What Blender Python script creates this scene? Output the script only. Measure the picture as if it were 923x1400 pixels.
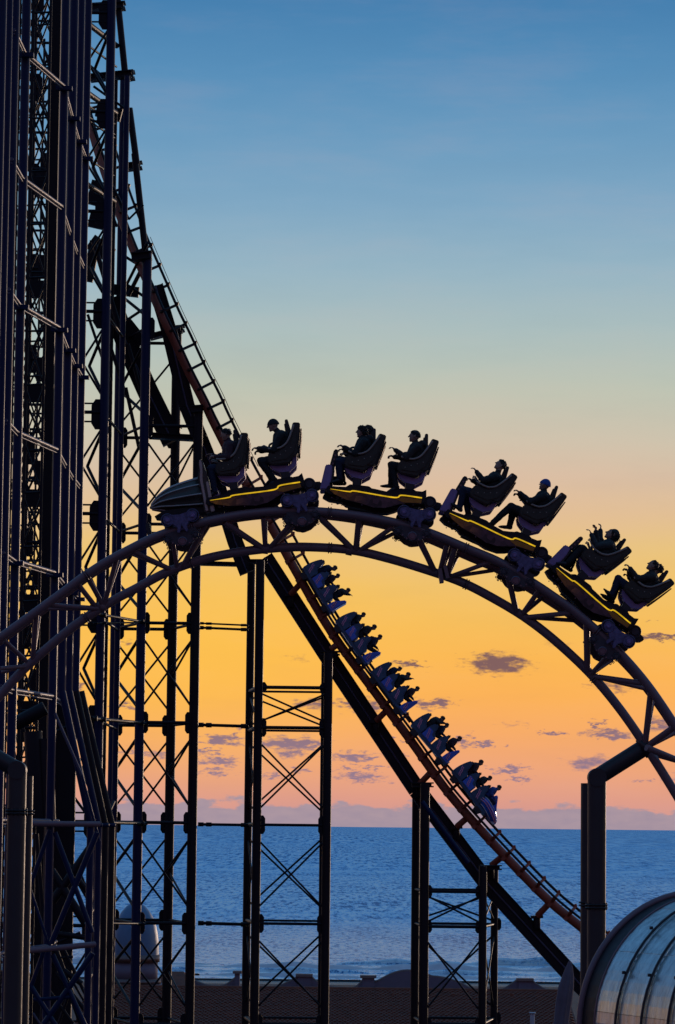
import bpy, bmesh, math, random
import numpy as np
from mathutils import Vector, Matrix
random.seed(7)
S = bpy.context.scene
for o in list(bpy.data.objects): bpy.data.objects.remove(o)
C = S.collection
R_ = math.radians
PI = math.pi

# ------------------------------------------------------------------ camera
F = 4400.0; PITCH = math.atan(430.0 / F); ROLL = R_(0.62)
CAM = Vector((0, 0, 16.0))
fw = Vector((0, math.cos(PITCH), math.sin(PITCH)))
u0 = Vector((0, -math.sin(PITCH), math.cos(PITCH))); r0 = Vector((1, 0, 0))
rt = r0 * math.cos(ROLL) + u0 * math.sin(ROLL)
up = u0 * math.cos(ROLL) - r0 * math.sin(ROLL)
cd = bpy.data.cameras.new('camera'); cam = bpy.data.objects.new('camera', cd); C.objects.link(cam)
cd.sensor_fit = 'VERTICAL'; cd.sensor_height = 36.0; cd.lens = 36.0 * F / 1400.0
cd.clip_start = 1.0; cd.clip_end = 300000.0
m3 = Matrix((rt, up, -fw)).transposed()
cam.matrix_world = Matrix.Translation(CAM) @ m3.to_4x4()
S.camera = cam
S.view_settings.view_transform = 'Standard'; S.view_settings.look = 'None'
S.view_settings.exposure = 0.0; S.view_settings.gamma = 1.0

def W(px, py, Y):
    """the place at distance Y (metres along +Y) seen at photo pixel px, py"""
    d = fw + rt * ((px - 461.5) / F) + up * ((700.0 - py) / F)
    return CAM + d * (Y / d.y)
def M_(Y): return Y / F            # metres per photo pixel at distance Y

def lin(r, g, b):
    f = lambda c: ((c / 255) / 12.92) if c / 255 <= 0.04045 else ((c / 255 + 0.055) / 1.055) ** 2.4
    return (f(r), f(g), f(b), 1.0)

# ------------------------------------------------------------------ world: dusk sky
SUN_AZ = R_(27); SUN_EL = R_(3.5)
world = bpy.data.worlds.new('World'); S.world = world; world.use_nodes = True
nt = world.node_tree; nt.nodes.clear(); N = nt.nodes.new; L = nt.links.new
def math_(op, a, b=None, c=None, clamp=False):
    n = N('ShaderNodeMath'); n.operation = op; n.use_clamp = clamp
    for i, v in enumerate((a, b, c)):
        if v is None: continue
        if isinstance(v, (int, float)): n.inputs[i].default_value = v
        else: L(v, n.inputs[i])
    return n.outputs[0]
def vmath(op, a, b=None):
    n = N('ShaderNodeVectorMath'); n.operation = op
    for i, v in enumerate((a, b)):
        if v is None: continue
        if isinstance(v, (tuple, list)): n.inputs[i].default_value = v
        else: L(v, n.inputs[i])
    return n.outputs['Value'] if op in ('LENGTH', 'DOT_PRODUCT') else n.outputs[0]
def mixc(f, a, b):
    n = N('ShaderNodeMix'); n.data_type = 'RGBA'
    for s, v in ((n.inputs['Factor'], f), (n.inputs[6], a), (n.inputs[7], b)):
        if isinstance(v, (int, float, tuple)): s.default_value = v
        else: L(v, s)
    return n.outputs[2]
def smooth(x, a, b):
    n = N('ShaderNodeMapRange'); n.interpolation_type = 'SMOOTHSTEP'; n.clamp = True
    L(x, n.inputs[0]); n.inputs[1].default_value = a; n.inputs[2].default_value = b
    return n.outputs[0]
tc = N('ShaderNodeTexCoord'); dirv = tc.outputs['Generated']
sx = N('ShaderNodeSeparateXYZ'); L(dirv, sx.inputs[0])
az = math_('ARCTAN2', sx.outputs[0], sx.outputs[1])
el = math_('ARCSINE', sx.outputs[2])
def ramp(fac, stops, lo, hi):
    mr = N('ShaderNodeMapRange'); L(fac, mr.inputs[0]); mr.inputs[1].default_value = lo; mr.inputs[2].default_value = hi
    r = N('ShaderNodeValToRGB'); L(mr.outputs[0], r.inputs[0]); e = r.color_ramp.elements
    while len(e) > 1: e.remove(e[-1])
    first = True
    for p, c in stops:
        q = (p - lo) / (hi - lo)
        if first: e[0].position = q; e[0].color = c; first = False
        else: k = e.new(q); k.color = c
    return r.outputs[0]
elv = lambda py: PITCH + math.atan((700.0 - py) / F)
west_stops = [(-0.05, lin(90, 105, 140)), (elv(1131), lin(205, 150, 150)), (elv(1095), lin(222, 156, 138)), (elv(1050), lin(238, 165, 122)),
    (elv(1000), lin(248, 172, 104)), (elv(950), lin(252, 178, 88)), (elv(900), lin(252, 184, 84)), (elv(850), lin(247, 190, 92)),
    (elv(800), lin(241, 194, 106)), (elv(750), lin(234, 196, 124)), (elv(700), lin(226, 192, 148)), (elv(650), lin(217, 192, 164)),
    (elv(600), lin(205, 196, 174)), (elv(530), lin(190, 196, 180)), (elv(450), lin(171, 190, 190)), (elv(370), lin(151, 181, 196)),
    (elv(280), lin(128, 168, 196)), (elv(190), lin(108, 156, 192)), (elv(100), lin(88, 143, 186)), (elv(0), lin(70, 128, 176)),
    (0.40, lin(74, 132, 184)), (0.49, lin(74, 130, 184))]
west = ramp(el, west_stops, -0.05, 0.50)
east = ramp(el, [(-0.05, lin(30, 32, 48)), (0.02, lin(84, 62, 80)), (0.15, lin(112, 78, 92)), (0.30, lin(84, 78, 108)), (0.49, lin(64, 116, 168))], -0.05, 0.50)
sunset = Vector((math.sin(R_(18)), math.cos(R_(18)), 0))
wf = smooth(vmath('DOT_PRODUCT', dirv, tuple(sunset)), -0.15, 0.80)
gd = vmath('SUBTRACT', dirv, tuple(Vector((-0.045, 1.0, math.tan(elv(890)))).normalized()))
gl_ = smooth(vmath('LENGTH', vmath('MULTIPLY', gd, (1.0, 1.0, 1.9))), 0.10, 0.0)
west = mixc(math_('MULTIPLY', gl_, 0.55), west, lin(255, 197, 74))
pk = vmath('SUBTRACT', dirv, tuple(Vector((0.05, 1.0, math.tan(elv(660)))).normalized()))
west = mixc(math_('MULTIPLY', smooth(vmath('LENGTH', vmath('MULTIPLY', pk, (1.0, 1.0, 2.4))), 0.10, 0.0), 0.16), west, lin(226, 178, 162))
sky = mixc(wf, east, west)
ci = N('ShaderNodeTexNoise'); ci.inputs['Scale'].default_value = 1.0; ci.inputs['Detail'].default_value = 5; ci.inputs['Roughness'].default_value = .6
cv0 = N('ShaderNodeCombineXYZ'); L(az, cv0.inputs[0]); L(el, cv0.inputs[1])
L(vmath('MULTIPLY', cv0.outputs[0], (13.0, 60.0, 1.0)), ci.inputs['Vector'])
sky = mixc(math_('MULTIPLY', smooth(ci.outputs['Fac'], 0.42, 0.75), 0.06), sky, lin(236, 190, 176))
sky = mixc(math_('MULTIPLY', smooth(ci.outputs['Fac'], 0.52, 0.28), 0.04), sky, lin(90, 100, 130))
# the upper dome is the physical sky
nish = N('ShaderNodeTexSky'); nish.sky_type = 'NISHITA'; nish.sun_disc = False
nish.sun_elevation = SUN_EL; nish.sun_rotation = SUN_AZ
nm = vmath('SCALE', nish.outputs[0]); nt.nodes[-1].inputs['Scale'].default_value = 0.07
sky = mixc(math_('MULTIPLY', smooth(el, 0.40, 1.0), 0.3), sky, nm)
# small flat clouds over the sea: az / el in radians, edges torn by noise
cv = N('ShaderNodeCombineXYZ'); L(az, cv.inputs[0]); L(el, cv.inputs[1])
nz = N('ShaderNodeTexNoise'); nz.inputs['Scale'].default_value = 1.0; nz.inputs['Detail'].default_value = 5; nz.inputs['Roughness'].default_value = 0.62
sc = vmath('MULTIPLY', cv.outputs[0], (230.0, 620.0, 1.0)); L(sc, nz.inputs['Vector'])
warp = vmath('SUBTRACT', nz.outputs['Color'], (0.5, 0.5, 0.5))
warp = vmath('MULTIPLY', warp, (0.026, 0.0075, 0.0))
cw = vmath('ADD', cv.outputs[0], warp)
CL = [(681,908,44,15,1),(672,905,22,12,1),(905,871,36,5,.8),(839,939,30,8,.6),(816,991,9,7,.7),(832,1004,34,6,.8),(756,1001,13,3.5,.7),(809,1044,34,10,.7),
 (695,1051,20,5,.9),(708,1064,14,5,.7),(908,992,22,12,.7),(635,1014,15,8,.8),(666,1017,14,4,.8),(877,1069,9,3,.5),(915,1065,16,6,.5),
 (426,963,28,8,.7),(497,964,34,10,.9),(592,962,26,8,.9),(559,908,20,6,.9),(416,1016,26,10,.9),(484,1035,32,7,.9),(530,1013,11,6,.8),(548,1032,9,4,.6),
 (475,1050,14,5,.7),(512,1052,9,4,.6),(494,1063,32,6,.8),(304,1010,26,8,.9),(326,1002,12,7,.7),(285,1027,16,4,.7),(301,1040,32,6,.9),(297,1057,22,5,.7),
 (388,1016,34,10,.9),(395,1031,24,7,.7),(369,1061,14,5,.6),(414,1053,14,5,.6),(170,878,14,6,.5),(168,965,14,4,.6),(176,1030,16,6,.5),(95,940,20,14,.7),
 (215,1033,16,6,.5),(405,900,12,5,.25),(700,990,20,4,.3),(760,880,20,5,.25),(890,850,14,3,.4)]
den = None
for (x, y, rx, ry, a) in CL:
    d = fw + rt * ((x - 461.5) / F) + up * ((700.0 - y) / F)
    a0 = math.atan2(d.x, d.y); e0 = math.asin(d.normalized().z)
    v = vmath('SUBTRACT', cw, (a0, e0, 0)); v = vmath('MULTIPLY', v, (F / rx / 1.25, F / ry / 1.25, 0))
    ln = vmath('LENGTH', v); q = math_('MULTIPLY_ADD', ln, -a, a, clamp=True)
    den = q if den is None else math_('MAXIMUM', den, q)
den = smooth(den, 0.0, 0.62)
den = math_('MULTIPLY', den, 0.92)
# everywhere else round the horizon the same sort of cloud, from noise alone
n2 = N('ShaderNodeTexNoise'); n2.inputs['Scale'].default_value = 1.0; n2.inputs['Detail'].default_value = 6
L(vmath('MULTIPLY', cv.outputs[0], (26.0, 130.0, 1.0)), n2.inputs['Vector'])
g = smooth(n2.outputs['Fac'], 0.56, 0.72)
g = math_('MULTIPLY', g, smooth(math_('ABSOLUTE', az), 0.12, 0.2))
g = math_('MULTIPLY', g, smooth(el, 0.07, 0.045)); g = math_('MULTIPLY', g, 0.6)
den = math_('MAXIMUM', den, g)
cloudc = mixc(smooth(el, elv(1070), elv(900)), lin(140, 119, 143), lin(112, 84, 96))
sky = mixc(den, sky, cloudc)
# cumulus bank lying on the sea horizon
nb = N('ShaderNodeTexNoise'); nb.inputs['Detail'].default_value = 7; nb.inputs['Roughness'].default_value = 0.55; nb.inputs['Scale'].default_value = 1.0
L(vmath('MULTIPLY', cv.outputs[0], (75.0, 190.0, 1.0)), nb.inputs['Vector'])
top = math_('MULTIPLY_ADD', nb.outputs['Fac'], 0.0150, -0.0004)
bank = smooth(math_('SUBTRACT', top, el), -0.0003, 0.0013)
nb2 = N('ShaderNodeTexNoise'); nb2.inputs['Detail'].default_value = 5; nb2.inputs['Scale'].default_value = 1.0
L(vmath('MULTIPLY', cv.outputs[0], (160.0, 420.0, 1.0)), nb2.inputs['Vector'])
bankc = mixc(nb2.outputs['Fac'], lin(146, 137, 158), lin(176, 156, 164))
bankc = mixc(wf, lin(70, 68, 96), bankc)
sky = mixc(math_('MULTIPLY', bank, 0.9), sky, bankc)
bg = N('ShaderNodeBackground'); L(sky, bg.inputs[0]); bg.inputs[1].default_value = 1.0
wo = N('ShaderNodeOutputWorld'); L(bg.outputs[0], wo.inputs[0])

# ------------------------------------------------------------------ sun (just above the sea, right of the frame)
sl = bpy.data.lights.new('sun', 'SUN'); so = bpy.data.objects.new('sun', sl); C.objects.link(so)
sl.energy = 0.8; sl.angle = R_(0.5); sl.color = (1.0, 0.72, 0.52)
sd = Vector((math.sin(SUN_AZ) * math.cos(SUN_EL), math.cos(SUN_AZ) * math.cos(SUN_EL), math.sin(SUN_EL)))
so.rotation_euler = (sd).to_track_quat('Z', 'Y').to_euler()

# ------------------------------------------------------------------ materials
MATS = {}
def mat(name, col, rough=0.5, metal=0.0, var=0.25, scale=4.0, bump=0.0, emit=None, estr=0.0, spec=0.5, trans=0.0, rust=None):
    m = bpy.data.materials.new(name); m.use_nodes = True; t = m.node_tree; b = t.nodes['Principled BSDF']
    tcn = t.nodes.new('ShaderNodeTexCoord'); n = t.nodes.new('ShaderNodeTexNoise'); n.inputs['Scale'].default_value = scale; n.inputs['Detail'].default_value = 6
    geo = t.nodes.new('ShaderNodeNewGeometry')
    t.links.new(geo.outputs['Position'], n.inputs['Vector'])
    mx = t.nodes.new('ShaderNodeMix'); mx.data_type = 'RGBA'; t.links.new(n.outputs['Fac'], mx.inputs['Factor'])
    c2 = rust if rust else tuple(min(1, c * (1 + var)) for c in col)
    mx.inputs[6].default_value = (*[c * (1 - var) for c in col], 1); mx.inputs[7].default_value = (*c2, 1)
    t.links.new(mx.outputs[2], b.inputs['Base Color'])
    mr = t.nodes.new('ShaderNodeMapRange'); t.links.new(n.outputs['Fac'], mr.inputs[0]); mr.inputs[3].default_value = max(.03, rough - .12); mr.inputs[4].default_value = min(1, rough + .12)
    t.links.new(mr.outputs[0], b.inputs['Roughness'])
    b.inputs['Metallic'].default_value = metal; b.inputs['Specular IOR Level'].default_value = spec
    if trans: b.inputs['Transmission Weight'].default_value = trans
    if bump:
        n3 = t.nodes.new('ShaderNodeTexNoise'); n3.inputs['Scale'].default_value = scale * 5; n3.inputs['Detail'].default_value = 4
        t.links.new(geo.outputs['Position'], n3.inputs['Vector'])
        bp = t.nodes.new('ShaderNodeBump'); bp.inputs['Strength'].default_value = bump; bp.inputs['Distance'].default_value = 0.02
        t.links.new(n3.outputs['Fac'], bp.inputs['Height']); t.links.new(bp.outputs[0], b.inputs['Normal'])
    if emit:
        b.inputs['Emission Color'].default_value = (*emit, 1); b.inputs['Emission Strength'].default_value = estr
    MATS[name] = m; return m
steel_purple = mat('plum_grey_steel', (0.30, 0.165, 0.19), 0.42, 0.05, rust=(0.17, 0.11, 0.13), bump=.1, scale=2)
steel_black = mat('black_steel', (0.036, 0.029, 0.034), 0.48, 0.1, bump=.15, scale=2)
steel_navy = mat('navy_painted_steel', (0.003, 0.012, 0.062), 0.45, 0.0, scale=.8, bump=.1, spec=.28)
steel_dusk = mat('dark_umber_steel', (0.013, 0.009, 0.014), 0.5, 0.0, scale=.8, bump=.1, spec=.25)
steel_pale = mat('skylit_pale_tube', (0.085, 0.07, 0.12), 0.5, 0.05, scale=3, bump=.1)  # skylight on the tubes is put into this paler colour
red_steel = mat('rust_red_painted_steel', (0.38, 0.080, 0.038), 0.55, 0.0, scale=1.5, bump=.15)
car_black = mat('black_gloss_fibreglass', (0.012, 0.010, 0.014), 0.5, 0.0, scale=6, spec=.3)
seat_black = mat('seat_foam_black', (0.040, 0.027, 0.019), 0.55, 0.0, scale=12, bump=.2)
purple_metal = mat('violet_bracket_steel', (0.27, 0.19, 0.42), 0.38, 0.2, scale=9, bump=.2)
bogie_metal = mat('violet_grey_bogie_casting', (0.13, 0.10, 0.22), 0.42, 0.2, var=.7, scale=14, bump=.4)
wheel_black = mat('wheel_urethane', (0.05, 0.042, 0.06), 0.45, scale=10)
wheel_rim = mat('machined_wheel_rim', (0.16, 0.13, 0.17), 0.3, 0.8, scale=20)
strap_grey = mat('taupe_restraint_edge', (0.34, 0.26, 0.22), 0.45, 0.0, scale=9)
led_yellow = mat('lit_yellow_strip', (0.6, 0.45, 0.02), 0.4, emit=(1.0, 0.60, 0.015), estr=0.85, var=.05)
nose_metal = mat('silver_grey_nose', (0.42, 0.38, 0.36), 0.3, 0.3, scale=6)
nose_dark = mat('dark_nose_flute', (0.05, 0.040, 0.034), 0.4, 0.1, scale=6)
car_blue = mat('deep_blue_car_fibreglass', (0.035, 0.11, 0.20), 0.3, 0.1, var=.5, scale=3)
car_blue2 = mat('bright_blue_car_fibreglass', (0.05, 0.18, 0.75), 0.2, 0.1, scale=3)
pink_paint = mat('pink_squiggle_paint', (1.0, 0.32, 0.50), 0.45, scale=3)
white_paint = mat('white_trim_and_highlight', (0.7, 0.72, 0.78), 0.3, scale=3)
skin_m = mat('skin', (0.36, 0.20, 0.15), 0.55, scale=15)
shoe_m = mat('dark_shoe', (0.02, 0.018, 0.025), 0.5, scale=15)
hair_m = mat('dark_hair', (0.018, 0.012, 0.010), 0.6, scale=40, bump=.5)
cloth = {
 'black': mat('black_jacket_cloth', (0.013, 0.012, 0.014), 0.8, scale=14, bump=.6),
 'brown': mat('dark_brown_jacket_cloth', (0.030, 0.020, 0.018), 0.8, scale=14, bump=.6),
 'navy': mat('navy_denim_cloth', (0.012, 0.016, 0.045), 0.8, scale=14, bump=.6),
 'grey': mat('charcoal_cloth', (0.028, 0.028, 0.030), 0.8, scale=14, bump=.6),
 'plum': mat('plum_cloth', (0.05, 0.018, 0.028), 0.8, scale=14, bump=.6),
 'blue': mat('bright_blue_knit', (0.03, 0.07, 0.30), 0.7, scale=40, bump=.5)}
lilac_wall = mat('dusky_lilac_render', (0.20, 0.17, 0.22), 0.85, scale=1.2, bump=.2)
cream_wall = mat('faded_cream_stucco', (0.26, 0.19, 0.17), 0.85, scale=1.2, bump=.2)
dome_mat = mat('grey_lead_dome', (0.13, 0.24, 0.38), 0.5, 0.1, scale=1.5, bump=.2)
tile_mat = mat('dark_clay_tile', (0.22, 0.062, 0.030), 0.8, var=.7, scale=2.2, bump=.3)
window_blue = mat('pale_blue_window_glass', (0.10, 0.22, 0.34), 0.08, 0.2, scale=1)
white_frame = mat('white_window_frame', (0.5, 0.47, 0.5), 0.5, scale=2)
parasol_m = mat('closed_parasol_canvas', (0.16, 0.12, 0.15), 0.9, scale=8, bump=.4)
ground_m = mat('tarmac', (0.045, 0.042, 0.045), 0.9, scale=.5, bump=.2)
sand_m = mat('wet_sand', (0.16, 0.13, 0.11), 0.5, scale=.1, bump=.2)
_t = led_yellow.node_tree; _b = _t.nodes['Principled BSDF']; _c = _t.nodes.new('ShaderNodeTexCoord'); _n = _t.nodes.new('ShaderNodeTexNoise'); _n.inputs['Scale'].default_value = 3.2; _n.inputs['Detail'].default_value = 3
_t.links.new(_c.outputs['Object'], _n.inputs['Vector']); _m = _t.nodes.new('ShaderNodeMapRange'); _t.links.new(_n.outputs['Fac'], _m.inputs[0]); _m.inputs[1].default_value = .38; _m.inputs[2].default_value = .62; _m.inputs[3].default_value = .42; _m.inputs[4].default_value = .9
_t.links.new(_m.outputs[0], _b.inputs['Emission Strength'])
# mosaic side panel with the strip's amber glow painted in, running into violet
def mosaic():
    m = bpy.data.materials.new('amber_glow_mosaic_panel'); m.use_nodes = True; t = m.node_tree; b = t.nodes['Principled BSDF']
    tcn = t.nodes.new('ShaderNodeTexCoord')
    v = t.nodes.new('ShaderNodeTexVoronoi'); v.inputs['Scale'].default_value = 11; t.links.new(tcn.outputs['Object'], v.inputs['Vector'])
    r = t.nodes.new('ShaderNodeValToRGB'); t.links.new(v.outputs['Color'], r.inputs[0])
    e = r.color_ramp.elements; e[0].color = (0.05, 0.012, 0.004, 1); e[1].color = (0.9, 0.26, 0.015, 1)
    sp = t.nodes.new('ShaderNodeSeparateXYZ'); t.links.new(tcn.outputs['Object'], sp.inputs[0])
    mr = t.nodes.new('ShaderNodeMapRange'); t.links.new(sp.outputs[0], mr.inputs[0]); mr.inputs[1].default_value = -1.6; mr.inputs[2].default_value = -0.95
    mx = t.nodes.new('ShaderNodeMix'); mx.data_type = 'RGBA'; t.links.new(mr.outputs[0], mx.inputs['Factor'])
    t.links.new(r.outputs[0], mx.inputs[6])
    r2 = t.nodes.new('ShaderNodeValToRGB'); t.links.new(v.outputs['Color'], r2.inputs[0]); e = r2.color_ramp.elements
    e[0].color = (0.015, 0.008, 0.012, 1); e[1].color = (0.17, 0.06, 0.08, 1); t.links.new(r2.outputs[0], mx.inputs[7])
    t.links.new(mx.outputs[2], b.inputs['Base Color']); b.inputs['Roughness'].default_value = .35
    return m
mosaic_m = mosaic()

# ------------------------------------------------------------------ helpers
def link(o, parent=None):
    C.objects.link(o)
    if parent is not None: o.parent = parent
    return o
def tag(o, label=None, cat=None, group=None, kind=None):
    if label: o['label'] = label
    if cat: o['category'] = cat
    if group: o['group'] = group
    if kind: o['kind'] = kind
    return o
def empty(name, loc, label=None, cat=None, group=None, rot=None):
    o = bpy.data.objects.new(name, None); C.objects.link(o); o.location = loc
    o.empty_display_size = .2
    if rot: o.rotation_euler = rot
    return tag(o, label, cat, group)
def mesh_obj(name, verts, faces, m, parent=None, smooth_=False, loc=None):
    me = bpy.data.meshes.new(name); me.from_pydata([tuple(v) for v in verts], [], faces); me.materials.append(m)
    if smooth_: me.polygons.foreach_set('use_smooth', [True] * len(me.polygons))
    o = bpy.data.objects.new(name, me); link(o, parent)
    if loc is not None: o.location = loc
    return o
_unit = {}
def unit_cyl(m, n=16, name='tube'):
    k = ('c', m.name, n)
    if k not in _unit:
        vs = []; fs = []
        for z in (0, 1):
            for i in range(n): a = 2 * PI * i / n; vs.append((math.cos(a), math.sin(a), z))
        for i in range(n): j = (i + 1) % n; fs.append((i, j, n + j, n + i))
        fs.append(tuple(range(n - 1, -1, -1))); fs.append(tuple(range(n, 2 * n)))
        me = bpy.data.meshes.new(name); me.from_pydata(vs, [], fs); me.materials.append(m)
        me.polygons.foreach_set('use_smooth', [len(p.vertices) == 4 for p in me.polygons])
        _unit[k] = me
    return _unit[k]
def unit_box(m):
    k = ('b', m.name)
    if k not in _unit:
        vs = [(x, y, z) for z in (0, 1) for y in (-.5, .5) for x in (-.5, .5)]
        fs = [(0, 2, 3, 1), (4, 5, 7, 6), (0, 1, 5, 4), (2, 6, 7, 3), (0, 4, 6, 2), (1, 3, 7, 5)]
        me = bpy.data.meshes.new('bar'); me.from_pydata(vs, [], fs); me.materials.append(m); _unit[k] = me
    return _unit[k]
def rloc(p, parent):
    return Vector(p) - (parent.location if parent is not None else Vector((0, 0, 0)))
def tube(name, p0, p1, r, m, parent=None, n=16):
    p0 = rloc(p0, parent); p1 = rloc(p1, parent); d = p1 - p0
    o = bpy.data.objects.new(name, unit_cyl(m, n)); link(o, parent)
    o.rotation_mode = 'QUATERNION'; o.rotation_quaternion = d.to_track_quat('Z', 'Y'); o.location = p0; o.scale = (r, r, d.length)
    return o
def bar(name, p0, p1, w, dep, m, parent=None):
    """box section: w seen from the front, dep in depth"""
    p0 = rloc(p0, parent); p1 = rloc(p1, parent); d = p1 - p0; z = d.normalized()
    y = Vector((0, 1, 0)); 
    if abs(z.y) > .9: y = Vector((0, 0, 1))
    x = y.cross(z).normalized(); y = z.cross(x)
    o = bpy.data.objects.new(name, unit_box(m)); link(o, parent)
    o.matrix_local = Matrix.Translation(p0) @ Matrix((x, y, z)).transposed().to_4x4() @ Matrix.Diagonal((w, dep, d.length, 1))
    return o
def catmull(P, n=6):
    P = [Vector(p) for p in P]; Q = [P[0] * 2 - P[1]] + P + [P[-1] * 2 - P[-2]]; out = []
    for i in range(1, len(Q) - 2):
        for k in range(n):
            t = k / n; a, b, c, d = Q[i - 1], Q[i], Q[i + 1], Q[i + 2]
            out.append(0.5 * ((2 * b) + (c - a) * t + (2 * a - 5 * b + 4 * c - d) * t * t + (3 * b - a - 3 * c + d) * t ** 3))
    out.append(P[-1]); return out
def sweep_geo(pts, r, n=14, caps=True, ry=None):
    vs = []; fs = []; pts = [Vector(p) for p in pts]; m = len(pts)
    rr = r if isinstance(r, (list, tuple)) else [r] * m
    Y = Vector((0, 1, 0)); prev = None
    for i, p in enumerate(pts):
        d = (pts[min(i + 1, m - 1)] - pts[max(i - 1, 0)]).normalized()
        if prev is None: a = Y if abs(d.y) < .9 else Vector((0, 0, 1))
        else: a = prev
        a = (a - d * a.dot(d)).normalized(); prev = a; b = d.cross(a)
        for k in range(n):
            t = 2 * PI * k / n; vs.append(p + a * math.cos(t) * rr[i] * (ry or 1) + b * math.sin(t) * rr[i])
    for i in range(m - 1):
        for k in range(n):
            j = (k + 1) % n; fs.append((i * n + k, i * n + j, (i + 1) * n + j, (i + 1) * n + k))
    if caps: fs.append(tuple(range(n - 1, -1, -1))); fs.append(tuple(range((m - 1) * n, m * n)))
    return vs, fs
def sweep(name, pts, r, m, parent=None, n=14, ry=None):
    vs, fs = sweep_geo([rloc(p, parent) for p in pts], r, n, ry=ry)
    o = mesh_obj(name, vs, fs, m, parent, True)
    return o
def prism(name, poly, y0, y1, m, parent=None, bevel=0.0, loc=None, smooth_=False):
    """polygon in x,z extruded in y"""
    bm = bmesh.new(); n = len(poly)
    a = [bm.verts.new((x, y0, z)) for x, z in poly]; b = [bm.verts.new((x, y1, z)) for x, z in poly]
    bm.faces.new(a); bm.faces.new(b[::-1])
    for i in range(n): j = (i + 1) % n; bm.faces.new((a[j], a[i], b[i], b[j]))
    bmesh.ops.recalc_face_normals(bm, faces=bm.faces)
    if bevel: bmesh.ops.bevel(bm, geom=[e for e in bm.edges], offset=bevel, segments=2, affect='EDGES', clamp_overlap=True)
    me = bpy.data.meshes.new(name); bm.to_mesh(me); bm.free(); me.materials.append(m)
    o = bpy.data.objects.new(name, me); link(o, parent)
    if loc is not None: o.location = loc
    return o
def dup(root):
    r = root.copy(); C.objects.link(r)
    for ch in list(root.children):
        c = ch.copy(); C.objects.link(c); c.parent = r
        for g in ch.children:
            d = g.copy(); C.objects.link(d); d.parent = c
    return r
def disc(name, cx, cz, y, r, th, m, parent, n=20, holes=0):
    """wheel lying in the x-z plane"""
    bm = bmesh.new(); prof = [(0, -th * .5), (r * .55, -th * .5), (r * .6, -th * .25), (r * .78, -th * .25), (r * .83, -th * .5), (r * .97, -th * .45), (r, -th * .3), (r, th * .5), (0, th * .5)]
    rings = []
    for (q, yy) in prof:
        rings.append([bm.verts.new((cx + q * math.cos(2 * PI * k / n), y + yy, cz + q * math.sin(2 * PI * k / n))) for k in range(n)] if q else [bm.verts.new((cx, y + yy, cz))])
    for a, b in zip(rings, rings[1:]):
        for k in range(n):
            j = (k + 1) % n
            if len(a) == 1: bm.faces.new((a[0], b[k], b[j]))
            elif len(b) == 1: bm.faces.new((a[k], b[0], a[j]))
            else: bm.faces.new((a[k], b[k], b[j], a[j]))
    for h in range(holes):
        t = 2 * PI * h / holes
        bmesh.ops.create_cone(bm, cap_ends=True, segments=6, radius1=r * .07, radius2=r * .07, depth=.012, matrix=Matrix.Translation((cx + .69 * r * math.cos(t), y - th * .3, cz + .69 * r * math.sin(t))) @ Matrix.Rotation(PI / 2, 4, 'X'))
    bmesh.ops.recalc_face_normals(bm, faces=bm.faces)
    me = bpy.data.meshes.new(name); bm.to_mesh(me); bm.free(); me.materials.append(m)
    o = bpy.data.objects.new(name, me); link(o, parent); return o

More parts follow.
